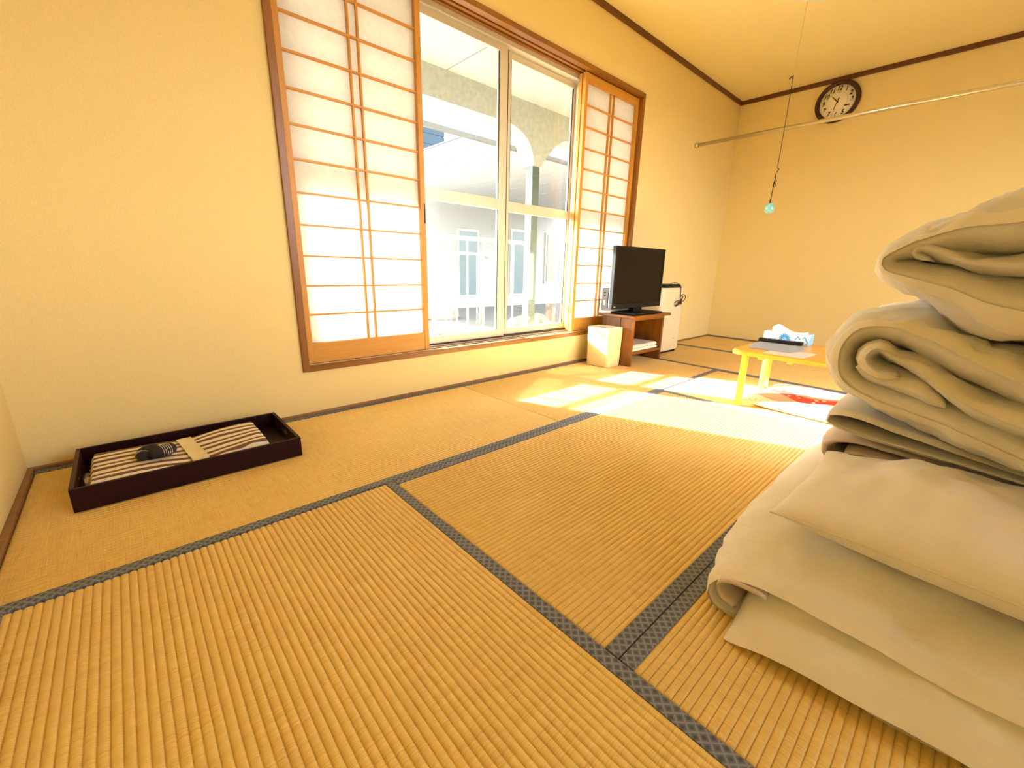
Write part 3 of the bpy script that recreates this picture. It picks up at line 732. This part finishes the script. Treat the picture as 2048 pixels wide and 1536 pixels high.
# air purifier + things on it
ap = tag(empty('air_purifier', (3.655, 1.955, 0.002)), 'tall cream air purifier standing beside the television stand', 'air purifier')
rr_loft('body', [(0.200, 0.105, 0.045, 0.016), (0.206, 0.112, 0.05, 0.026), (0.206, 0.113, 0.05, 0.572), (0.202, 0.109, 0.048, 0.583), (0.195, 0.102, 0.045, 0.585)], 'white_plastic', ap, 8)
rr_loft('foot_base', [(0.190, 0.098, 0.04, 0.0), (0.194, 0.101, 0.042, 0.016)], 'black_plastic', ap, 8)
box('maker_mark', 0.06, 0.095, -0.1138, -0.1125, 0.125, 0.131, 'mark_grey', ap)
bx = tag(empty('set_top_box', (3.645, 1.915, 0.588)), 'flat black device lying on top of the air purifier', 'electronics')
rr_loft('case', [(0.135, 0.062, 0.012, 0.0), (0.137, 0.064, 0.014, 0.004), (0.130, 0.060, 0.014, 0.026), (0.122, 0.052, 0.012, 0.029)], 'black_plastic', bx, 4)
yc = 1.838
cb = tag(empty('power_cable', (3.74, yc, 0.60)), 'dark bundled power cable hanging down the front of the air purifier', 'cable')
chp(tube('lead', crom([(3.68, 1.905, 0.623), (3.71, 1.87, 0.628), (3.735, 1.838, 0.608), (3.744, 1.832, 0.56), (3.748, 1.833, 0.50)], 24), 0.0032, 'cord_dark', seg=8), cb)
chp(tube('coil', crom([(3.748, yc - 0.004, 0.50), (3.77, yc - 0.006, 0.52), (3.81, yc - 0.006, 0.524), (3.845, yc - 0.006, 0.505), (3.835, yc - 0.006, 0.478), (3.79, yc - 0.008, 0.462), (3.745, yc - 0.012, 0.455), (3.70, yc - 0.006, 0.425), (3.665, yc - 0.006, 0.428), (3.662, yc - 0.006, 0.455), (3.69, yc - 0.006, 0.47), (3.74, yc - 0.014, 0.468), (3.79, yc - 0.006, 0.445), (3.765, yc - 0.006, 0.436), (3.735, yc - 0.012, 0.46), (3.70, yc - 0.006, 0.445), (3.685, yc - 0.006, 0.43), (3.72, yc - 0.006, 0.44), (3.76, yc - 0.014, 0.475), (3.80, yc - 0.006, 0.51)], 110), 0.0032, 'cord_dark', seg=8), cb)
chp(tube('tie', [(3.742, yc - 0.016, 0.488), (3.752, yc - 0.017, 0.462), (3.748, yc - 0.016, 0.446)], 0.006, 'cord_dark', seg=8), cb)

# ------------------------------------------------------------------ low table and what lies on it
TZ = 0.327
tb = tag(empty('low_table', (2.70, 0.40, 0)), 'glossy orange wooden folding low table by the bedding', 'table')
chp(prism('table_top', rrect(2.395, 2.965, 0.02, 0.845, 0.05, 8), TZ - 0.020, TZ, 'table_wood', bev=0.0), tb)
chp(prism('edge_band', rrect(2.388, 2.972, 0.013, 0.852, 0.056, 8), TZ - 0.024, TZ - 0.004, 'table_wood', bev=0.002), tb)
def leg(x, y, wx, wy): chp(prism('leg', rrect(x - wx / 2, x + wx / 2, y - wy / 2, y + wy / 2, 0.010, 4), 0.002, TZ - 0.022, 'table_wood'), tb)
leg(2.486, 0.800, 0.022, 0.036); leg(2.885, 0.800, 0.078, 0.036); leg(2.470, 0.09, 0.030, 0.050); leg(2.885, 0.085, 0.078, 0.036)
for y_ in (0.74, 0.60):
    chp(prism('fold_bracket', [(2.50, TZ - 0.024), (2.58, TZ - 0.024), (2.56, TZ - 0.045), (2.53, TZ - 0.055), (2.505, TZ - 0.055)], y_ - 0.02, y_ + 0.005, 'table_wood', plane='XZ'), tb)
def flat(name, pts, z, mat, label, cat):
    P0 = Vector((sum(p[0] for p in pts) / len(pts), sum(p[1] for p in pts) / len(pts), z))
    o = prism(name, [(a - P0.x, b - P0.y) for a, b in pts], 0.0003, 0.0022, mat, loc=P0); return tag(o, label, cat)
flat('paper_menu', [(2.515, 0.800), (2.510, 0.600), (2.640, 0.575), (2.790, 0.600), (2.795, 0.835), (2.640, 0.835)], TZ + 0.0016, 'paper_grey', 'grey printed card lying under the remote control on the low table', 'card')
flat('pink_leaflet', [(2.405, 0.70), (2.405, 0.52), (2.60, 0.50), (2.60, 0.59), (2.505, 0.60), (2.505, 0.69)], TZ, 'paper_pink', 'pale pink leaflet lying flat at the edge of the low table', 'leaflet')
rm = tag(empty('remote_control', (2.82, 0.735, TZ + 0.0045), math.radians(3)), 'black remote control lying in front of the tissue box', 'remote control')
box('body', -0.024, 0.024, -0.112, 0.112, 0.0, 0.020, 'black_plastic', rm, 0.004)
for k in range(7):
    box('button', -0.012, -0.004, -0.09 + 0.025 * k, -0.076 + 0.025 * k, 0.0195, 0.0215, 'mark_grey', rm)
TBX, TBY = 2.915, 0.735
tx = tag(empty('tissue_box', (TBX, TBY, TZ), 0.0), 'white tissue box with blue flower print, a tissue sticking out', 'tissue box')
box('carton', -0.045, 0.045, -0.130, 0.108, 0.0005, 0.062, 'paper_white', tx, 0.002)
bm = bmesh.new()                                           # flower print on the long side
def fpoly(bm, pts): bm.faces.new([bm.verts.new((-0.0455, a, b)) for a, b in pts])
for k in range(11):
    a = PI * k / 10 + 0.0
    a = -0.35 + (PI + 0.7) * k / 10
    c, s = math.cos(a), math.sin(a); cx_, cz_ = -0.005, 0.026
    P_ = [(0.010, -0.0022), (0.022, -0.004), (0.032, -0.0018), (0.032, 0.0018), (0.022, 0.004), (0.010, 0.0022)]
    fpoly(bm, [(cx_ - (u * c - v * s), cz_ + u * s + v * c) for u, v in P_])
fpoly(bm, [(-0.055, 0.028), (-0.072, 0.05), (-0.09, 0.03), (-0.085, 0.028), (-0.072, 0.042), (-0.06, 0.026)])
fpoly(bm, [(-0.09, 0.030), (-0.105, 0.052), (-0.126, 0.02), (-0.118, 0.02), (-0.105, 0.042)])
frombm('flower_print', bm, 'print_blue', tx)
bm = bmesh.new(); bmesh.ops.create_circle(bm, cap_ends=True, segments=16, radius=0.009)
for v in bm.verts: v.co = Vector((-0.0456, -0.005 + v.co.x, 0.027 + v.co.y))
frombm('flower_heart', bm, 'print_lightblue', tx)
bm = bmesh.new(); fpoly(bm, [(-0.110, 0.003), (-0.128, 0.003), (-0.128, 0.024), (-0.120, 0.022)])
bm.faces.new([bm.verts.new(p) for p in [(-0.043, -0.1306, 0.003), (0.043, -0.1306, 0.003), (0.043, -0.1306, 0.06), (-0.01, -0.1306, 0.06), (-0.043, -0.1306, 0.03)]])
frombm('corner_print', bm, 'print_lightblue', tx)
bm = bmesh.new(); prev = None                              # the tissue: a rising crumpled sheet
for i in range(14):
    u = i / 13; y_ = 0.075 - 0.19 * u
    h = 0.030 * math.exp(-((u - 0.15) / 0.22) ** 2) + 0.010 + 0.006 * math.sin(u * 7)
    row = [bm.verts.new((xx + 0.006 * math.sin(u * 9 + q), y_, 0.061 + h * f)) for q, (xx, f) in enumerate(((-0.012, 0.0), (-0.022, 0.7), (-0.010, 1.0), (0.012, 0.95), (0.030, 0.5)))]
    if prev:
        for k in range(4): bm.faces.new((prev[k], prev[k + 1], row[k + 1], row[k]))
    prev = row
frombm('tissue', bm, 'paper_white', tx, None, True)

# floor cushion
def pillow(name, hx, hy, T, mat, loc, rz=0.0, n=36, pinch=0.05, wr=0.008, seed=0, parent=None, p=2.6, flat=0.6, edge_z=0.0, wf=7):
    bm = bmesh.new(); top = {}; bot = {}
    for i in range(n + 1):
        for j in range(n + 1):
            u, v = -1 + 2 * i / n, -1 + 2 * j / n
            u = math.sin(u * PI / 2); v = math.sin(v * PI / 2)
            k = (max(0, 1 - abs(u) ** p) * max(0, 1 - abs(v) ** p)) ** 0.55
            x = u * hx * (1 - pinch * (1 - v * v)); y = v * hy * (1 - pinch * (1 - u * u))
            q = Vector((x * wf, y * wf, seed * 5.3))
            w = (noise.noise(q) + 0.5 * noise.noise(q * 2.7)) * wr
            r2 = (abs(u) ** 3 + abs(v) ** 3)
            zc = T * flat + edge_z * r2
            e = (i in (0, n)) or (j in (0, n))
            top[i, j] = bm.verts.new((x, y, max(zc * 0.2, zc + T * k + w * (0.3 + k))))
            bot[i, j] = top[i, j] if e else bm.verts.new((x, y, max(0.0, zc - T * k)))
    for i in range(n):
        for j in range(n):
            bm.faces.new((top[i, j], top[i + 1, j], top[i + 1, j + 1], top[i, j + 1]))
            bm.faces.new((bot[i, j], bot[i, j + 1], bot[i + 1, j + 1], bot[i + 1, j]))
    o = frombm(name, bm, mat, parent, loc, True); o.rotation_euler.z = rz; return o
zb = tag(empty('floor_cushion', (2.78, 0.505, 0.002), math.radians(-3)), 'flat square cushion with red, white and cream pattern under the low table', 'cushion')
pillow('cover', 0.285, 0.285, 0.048, 'cushion_print', (0, 0, 0), n=28, pinch=0.03, wr=0.004, seed=2, parent=zb, p=3.0, flat=0.55)

# ------------------------------------------------------------------ lacquer tray with the cotton robe
TR = Vector((0.107, 1.832, 0.0))
ty = tag(empty('lacquer_tray', TR), 'long dark maroon lacquered tray on the mat by the left corner', 'tray')
hx, hy, TH, tk = 0.3125, 0.188, 0.076, 0.011
box('tray_floor', -hx + tk, hx - tk, -hy + tk, hy - tk, 0.004, 0.014, 'lacquer', ty)
box('long_wall', -hx, hx, -hy, -hy + tk, 0.002, TH, 'lacquer', ty, 0.002)
box('long_wall', -hx, hx, hy - tk, hy, 0.002, TH, 'lacquer', ty, 0.002)
def endwall(sx):
    bm = bmesh.new(); n = 12
    out = rrect(-hy + tk, hy - tk, 0.002, TH, 0.003, 3); cy_, cz_ = 0.0, 0.050
    hole = [(cy_ + 0.040 * math.cos(a) * (1 if True else 1), cz_ + 0.012 * math.sin(a)) for a in [2 * PI * k / len(out) + PI / 4 for k in range(len(out))]]
    a0 = sx * hx; a1 = sx * (hx - tk)
    # ring of quads between outline and hand hole
    A = [bm.verts.new((a0, y, z)) for y, z in out]; B = [bm.verts.new((a1, y, z)) for y, z in out]
    Ci = [bm.verts.new((a0, y, z)) for y, z in hole]; Di = [bm.verts.new((a1, y, z)) for y, z in hole]
    m = len(out)
    # outline starts at the top right; hole angles start at 45 degrees, so the two rings line up
    for k in range(m):
        l = (k + 1) % m
        bm.faces.new((A[k], A[l], Ci[l], Ci[k])); bm.faces.new((B[k], Di[k], Di[l], B[l]))
        bm.faces.new((A[k], B[k], B[l], A[l])); bm.faces.new((Ci[k], Ci[l], Di[l], Di[k]))
    return frombm('end_wall', bm, 'lacquer_rim' if sx < 0 else 'lacquer', ty)
endwall(-1); endwall(1)
yk = tag(empty('folded_robe', (TR.x - 0.02, TR.y - 0.015, 0.0150)), 'folded cotton robe with brown and white stripes lying in the lacquer tray', 'robe')
def robe(name, x0, x1, y0, y1, zb, zt, seed, amp):
    bm = bmesh.new(); nx, ny = 48, 28; top = {}; bot = {}
    for i in range(nx + 1):
        for j in range(ny + 1):
            u, v = i / nx, j / ny; x = x0 + (x1 - x0) * u; y = y0 + (y1 - y0) * v
            d = min((x - x0), (x1 - x), (y - y0), (y1 - y)); k = math.sqrt(max(0, 1 - (1 - min(1, d / 0.014)) ** 2))
            sag = -0.010 * math.exp(-((x - 0.0) / 0.07) ** 2) + 0.010 * math.exp(-((x - 0.20) / 0.09) ** 2)
            z = zt + sag * k + amp * noise.noise(Vector((x * 5, y * 13, seed)))
            zm = (zb + zt) / 2
            top[i, j] = bm.verts.new((x, y, zm + (z - zm) * k)); bot[i, j] = top[i, j] if d < 1e-9 else bm.verts.new((x, y, zm - (zm - zb) * k))
    for i in range(nx):
        for j in range(ny):
            bm.faces.new((top[i, j], top[i + 1, j], top[i + 1, j + 1], top[i, j + 1]))
            bm.faces.new((bot[i, j], bot[i, j + 1], bot[i + 1, j + 1], bot[i + 1, j]))
    return frombm(name, bm, 'striped_cotton', yk, None, True)
robe('lower_fold', -0.252, 0.232, -0.145, 0.125, 0.0, 0.024, 1.3, 0.003)
robe('upper_fold', -0.255, 0.238, -0.145, 0.128, 0.022, 0.058, 4.1, 0.006)
bm = bmesh.new(); prev = None
for j in range(17):
    v = j / 16; y = -0.148 + 0.279 * v
    d = min(v, 1 - v) * 0.279; k = math.sqrt(max(0, 1 - (1 - min(1, d / 0.014)) ** 2))
    row = []
    for i in range(5):
        x = -0.012 + 0.046 * i / 4 + (v - 0.5) * -0.03
        sag = -0.010 * math.exp(-(x / 0.07) ** 2)
        row.append(bm.verts.new((x, y, 0.026 + (0.0345 + sag + 0.003 * noise.noise(Vector((x * 30, y * 20, 1)))) * k + 0.002)))
    if prev:
        for i in range(4): bm.faces.new((prev[i], row[i], row[i + 1], prev[i + 1]))
    prev = row
frombm('paper_band', bm, 'paper_cream', yk, None, True)
ob = tag(empty('rolled_belt', (0.000, 1.775, 0.074), math.radians(20)), 'black rolled cloth belt with thin white stripes lying on the striped robe', 'belt')
def roll(name, hl, rx, rz, mat, loc, rz_rot, parent, seed=0):
    bm = bmesh.new(); n = 18; m = 20; rows = []
    for i in range(n + 1):
        u = -1 + 2 * i / n; k = (1 - abs(u) ** 3.2) ** 0.5 if abs(u) < 1 else 0.0
        rows.append([bm.verts.new((u * hl, rx * k * math.cos(2 * PI * q / m), rz + rz * k * math.sin(2 * PI * q / m))) for q in range(m)])
    for A, B in zip(rows, rows[1:]):
        for q in range(m): bm.faces.new((A[q], A[(q + 1) % m], B[(q + 1) % m], B[q]))
    bmesh.ops.remove_doubles(bm, verts=bm.verts, dist=1e-6)
    o = frombm(name, bm, mat, parent, loc, True); o.rotation_euler.z = rz_rot; return o
b1 = roll('roll', 0.040, 0.025, 0.021, 'obi_navy', (0.012, -0.018, 0), 0.0, ob)
b2 = roll('roll', 0.034, 0.023, 0.019, 'obi_navy', (-0.008, 0.028, 0), 0.35, ob)
b3 = roll('roll', 0.028, 0.020, 0.016, 'obi_navy', (-0.032, 0.012, 0), 1.3, ob)
for xx in (-0.006, 0.000, 0.006, 0.012, 0.018):
    pts = []
    u = xx / 0.040; k = (1 - abs(u) ** 3.2) ** 0.5
    for q in range(13):
        a = -0.5 + (PI + 1.0) * q / 12; pts.append((xx, 0.0252 * k * math.cos(a), 0.021 + 0.0212 * k * math.sin(a)))
    tube('stripe', pts, 0.0010, 'obi_stripe', b1, 5)
for xx in (-0.004, 0.003):
    u = xx / 0.028; k = (1 - abs(u) ** 3.2) ** 0.5
    tube('stripe', [(xx, 0.0202 * k * math.cos(-0.4 + (PI + 0.8) * q / 10), 0.016 + 0.0162 * k * math.sin(-0.4 + (PI + 0.8) * q / 10)) for q in range(11)], 0.0009, 'obi_stripe', b3, 5)
ck2 = slab('black_pouch', -0.018, 0.018, -0.030, 0.030, 0.0, 0.030, 'obi_navy', 10, 14, 0.004, 2, 0.010, None, (TR.x - 0.279, TR.y - 0.125, 0.0145))
tag(ck2, 'small black pouch at the end of the tray beside the robe', 'pouch')
pk = tag(empty('plastic_packet', (TR.x - 0.281, TR.y - 0.055, 0.0145)), 'clear plastic amenity packet standing at the end of the tray', 'packet')
slab('film', -0.012, 0.012, -0.032, 0.035, 0.0, 0.046, 'clear_film', 8, 12, 0.003, 4, 0.008, pk)
slab('contents', -0.007, 0.007, -0.024, 0.026, 0.006, 0.032, 'paper_cream', 6, 10, 0.002, 6, 0.006, pk)

# ------------------------------------------------------------------ bedding
def sstep(a, b, x):
    t = min(1, max(0, (x - a) / (b - a))); return t * t * (3 - 2 * t)
def layer(name, path, T, xf, xb, mat, parent, NP=70, NX=34, wr=0.008, seed=0.0, droop=0.0, droop_len=0.2, Tfun=None, skew=0.0, rough=2.6, hem=True, swell=0.42, swl=0.10, wy=8, wx=5, wav=0.022):
    """a thick soft layer whose centre line runs through path (y,z); it lies between x = xf(y) and x = xb"""
    P = crom([(0, a, b) for a, b in path], NP); bm = bmesh.new(); top = []; bot = []; hemco = []
    Ls = [0]
    for a, b in zip(P, P[1:]): Ls.append(Ls[-1] + (b - a).length)
    for i, p in enumerate(P):
        a = P[max(0, i - 1)]; b = P[min(NP - 1, i + 1)]; d = (b - a).normalized(); nrm = Vector((0, -d.z, d.y))
        s = Ls[i] / Ls[-1]; e = min(Ls[i], Ls[-1] - Ls[i]); ke = math.sqrt(max(0, 1 - (1 - min(1, e / 0.05)) ** 2))
        Tt = T * (Tfun(s) if Tfun else 1.0); rt, rb = [], []
        x0 = xf(p.y, p.z); x1 = xb
        for j in range(NX + 1):
            v = -1 + 2 * j / NX; v = math.sin(v * PI / 2) * 0.5 + v * 0.5
            k = math.sqrt(max(0.0, 1 - abs(v) ** 5)); ff = (x1 + x0) / 2 + (x1 - x0) / 2 * v
            kf = sstep(0, droop_len, ff - x0)
            edge = (j in (0, NX)) or (i in (0, NP - 1))
            th = Tt * k * ke
            # seams are soft: the front 12 cm swells gradually
            th *= swell + (1 - swell) * math.sqrt(min(1, max(0, (ff - x0) / swl)))
            q = Vector((ff * wx, Ls[i] * wy, seed)); q2 = Vector((ff * wx * 2.6, Ls[i] * wy * 2.1, seed + 9))
            w = (noise.noise(q) * 1.0 + noise.noise(q2) * 0.5 - abs(noise.noise(q2 * 0.8 + Vector((3, 7, 1)))) * 0.8 + 0.2
                 - 0.55 * max(0, 1 - 7 * abs(noise.noise(Vector(((ff + Ls[i] * 0.6) * 11, (Ls[i] - ff * 0.6) * 4, seed + 31))))) + 0.18 * noise.noise(q2 * 2.3)) * wr * (0.25 + 0.75 * min(1, k * ke + 0.2))
            base = Vector((ff, p.y, p.z - droop * (1 - kf)))
            ew = 0.006 * noise.noise(Vector((Ls[i] * 11, seed, v * 2)))
            base.x += ew; base.z += wav * noise.noise(Vector((p.y * 6, seed * 1.3, 2))) * (1 - sstep(0, 0.22, ff - x0))
            if edge:
                vv = bm.verts.new(base + nrm * w * 0.4); rt.append(vv); rb.append(vv)
            else:
                rt.append(bm.verts.new(base + nrm * (th + w))); rb.append(bm.verts.new(base - nrm * (th - w * 0.4)))
        hemco.append([Vector((c.x, c.y, max(c.z, 0.004))) for c in [rt[0].co + Vector((-0.003, 0, 0))] + [rt[q].co + nrm * (0.0028 if q < 3 else 0.0) for q in (1, 2, 3)]])
        top.append(rt); bot.append(rb)
    for i in range(NP - 1):
        for j in range(NX):
            f = (top[i][j], top[i + 1][j], top[i + 1][j + 1], top[i][j + 1]); bm.faces.new(f)
            g = (bot[i][j], bot[i][j + 1], bot[i + 1][j + 1], bot[i + 1][j])
            if len(set(g)) >= 3 and set(g) != set(f): bm.faces.new(g)
    zmin = 0.0025
    for v in bm.verts:
        if v.co.z < zmin: v.co.z = zmin
    o = frombm(name, bm, mat, parent, None, True)
    if hem:
        bm = bmesh.new(); me = o.data; prev = None
        for i in range(NP):
            row = [bm.verts.new(hemco[i][q]) for q in range(4)]
            if prev:
                for q in range(3): bm.faces.new((prev[q], row[q], row[q + 1], prev[q + 1]))
            prev = row
        h = frombm('hem', bm, 'hem_cloth', o, None, True)
    return o
def fr(x_left, x_right, y0=0.15, y1=-0.30):
    return lambda y, z: x_right + (x_left - x_right) * min(1.15, max(-0.6, (y - y1) / (y0 - y1)))
# mattress, folded in three
mt = tag(empty('folded_futon', (0, 0, 0)), 'thick white futon mattress folded in three at the bottom of the bedding stack', 'futon')
layer('outer_fold', [(-0.80, 0.165), (-0.45, 0.165), (-0.15, 0.160), (0.10, 0.158), (0.20, 0.150), (0.262, 0.120), (0.268, 0.075), (0.225, 0.045), (0.10, 0.040), (-0.30, 0.040), (-0.80, 0.040)],
      0.046, lambda y, z: 0.865 - 0.03 * max(0, -y), 1.86, 'sheet_white', mt, 96, 56, 0.011, 1.7, droop=0.055, droop_len=0.22,
      Tfun=lambda s: 1.0 - 0.35 * math.exp(-((s - 0.52) / 0.06) ** 2))
layer('inner_fold', [(-0.80, 0.075), (-0.40, 0.075), (-0.05, 0.072), (0.12, 0.066), (0.205, 0.058)], 0.050, lambda y, z: 0.795 + 0.02 * noise.noise(Vector((y * 4, 1, 1))), 1.80, 'sheet_white', mt, 60, 48, 0.011, 5.1, droop=0.045, droop_len=0.14)
layer('bottom_fold', [(-0.80, 0.030), (-0.30, 0.030), (-0.02, 0.030)], 0.028, lambda y, z: 0.825, 1.80, 'sheet_white', mt, 30, 24, 0.006, 8.2, droop=0.012, droop_len=0.1)
layer('corner_tuck', [(0.16, 0.090), (0.22, 0.085), (0.250, 0.070), (0.245, 0.045), (0.21, 0.030)], 0.012, lambda y, z: 0.850, 1.2, 'blanket_pink', mt, 24, 16, 0.004, 3.3, hem=False)
# pillow
pw = tag(empty('bed_pillow', (1.118, -0.105, 0.211), 0.0), 'white pillow lying on the folded futon in front of the duvets', 'pillow')
o = pillow('pillow_case', 0.190, 0.300, 0.078, 'pillow_white', (0, 0, 0), 0.0, 60, 0.04, 0.021, 3, pw, 2.6, 0.68, -0.004, 7)
o.rotation_euler = (0.0, math.radians(-5), math.radians(-2))
seam = []
for k in range(30):
    v = -1 + 2 * k / 29; seam.append((-0.190 * (1 - 0.04 * (1 - v * v)) - 0.001, v * 0.300, 0.078 * 0.68 - 0.004 * (1 + abs(v) ** 3)))
s_ = tube('seam', seam, 0.0022, 'hem_cloth', o, 6)
# rolled blanket, thin quilt, two duvets
rb = tag(empty('rolled_blanket', (0, 0, 0)), 'pinkish blanket rolled up between the pillow and the lower duvet', 'blanket')
layer('outer_turn', [(-0.72, 0.302), (-0.30, 0.302), (0.0, 0.310), (0.13, 0.318), (0.190, 0.300), (0.186, 0.262), (0.12, 0.244), (-0.20, 0.240), (-0.72, 0.238)], 0.017, fr(1.30, 1.34), 1.80, 'blanket_pink', rb, 80, 30, 0.005, 2.2, hem=False, swell=0.7, swl=0.04, wav=0.006)
layer('inner_turn', [(-0.60, 0.272), (-0.10, 0.276), (0.08, 0.288), (0.142, 0.284), (0.142, 0.266), (0.09, 0.262), (0.03, 0.268)], 0.0135, fr(1.295, 1.335), 1.75, 'blanket_pink', rb, 60, 26, 0.005, 4.4, hem=False, swell=0.7, swl=0.04, wav=0.006)
tq = tag(empty('thin_quilt', (0, 0, 0)), 'thin white quilt folded flat under the lower duvet', 'quilt')
layer('fold', [(-0.75, 0.342), (-0.35, 0.343), (-0.12, 0.350), (0.04, 0.376), (0.13, 0.390), (0.186, 0.384), (0.198, 0.368), (0.16, 0.356), (0.03, 0.344), (-0.12, 0.332), (-0.35, 0.326), (-0.75, 0.325)], 0.012, fr(1.275, 1.24), 1.85, 'duvet_white', tq, 90, 34, 0.005, 6.6, swell=0.6, swl=0.06, wav=0.008)
thin_turn = lambda c, w, a: (lambda s: 1.0 - a * math.exp(-((s - c) / w) ** 2))
d1 = tag(empty('folded_duvet', (0, 0, 0)), 'lower of two plump white folded duvets, resting on the thin quilt', 'duvet', 'folded duvets in the bedding stack')
layer('outer_fold', [(-0.78, 0.520), (-0.45, 0.515), (-0.18, 0.518), (-0.06, 0.545), (0.05, 0.592), (0.13, 0.614), (0.186, 0.588), (0.203, 0.535), (0.186, 0.474), (0.125, 0.446), (0.0, 0.424), (-0.16, 0.395), (-0.45, 0.380), (-0.78, 0.378)],
      0.052, fr(1.26, 1.13), 1.86, 'duvet_white', d1, 130, 50, 0.020, 11.0, Tfun=thin_turn(0.5, 0.07, 0.30), swell=0.72, swl=0.06)
layer('inner_fold', [(-0.75, 0.450), (-0.40, 0.450), (-0.15, 0.458), (-0.02, 0.490), (0.07, 0.532), (0.130, 0.560), (0.148, 0.536), (0.125, 0.508), (0.08, 0.500)], 0.042, fr(1.25, 1.12), 1.80, 'duvet_white', d1, 90, 46, 0.018, 14.0, Tfun=lambda s: 1.0 - 0.45 * sstep(0.6, 0.82, s), swell=0.72, swl=0.06)
layer('tucked_corner', [(0.0, 0.462), (0.06, 0.476), (0.12, 0.490), (0.165, 0.508)], 0.026, fr(1.262, 1.13), 1.60, 'duvet_white', d1, 40, 30, 0.012, 17.0, swell=0.72, swl=0.05)
d2 = tag(empty('folded_duvet', (0, 0, 0)), 'upper of two plump white folded duvets, topmost of the bedding stack', 'duvet', 'folded duvets in the bedding stack')
layer('outer_fold', [(-0.78, 0.820), (-0.45, 0.836), (-0.20, 0.838), (-0.03, 0.830), (0.06, 0.812), (0.118, 0.792), (0.160, 0.766), (0.154, 0.736), (0.10, 0.716), (0.03, 0.698), (-0.06, 0.672), (-0.18, 0.650), (-0.45, 0.640), (-0.78, 0.640)],
      0.074, fr(1.25, 1.12), 1.84, 'duvet_white', d2, 130, 50, 0.020, 21.0, Tfun=thin_turn(0.5, 0.085, 0.60), swell=0.72, swl=0.06)
layer('inner_fold', [(-0.60, 0.742), (-0.20, 0.746), (-0.02, 0.752), (0.06, 0.764), (0.102, 0.772), (0.112, 0.756), (0.08, 0.746)], 0.030, fr(1.255, 1.125), 1.78, 'duvet_white', d2, 80, 44, 0.014, 25.0, Tfun=lambda s: 1.0 - 0.35 * sstep(0.65, 0.85, s), swell=0.72, swl=0.05, hem=False)
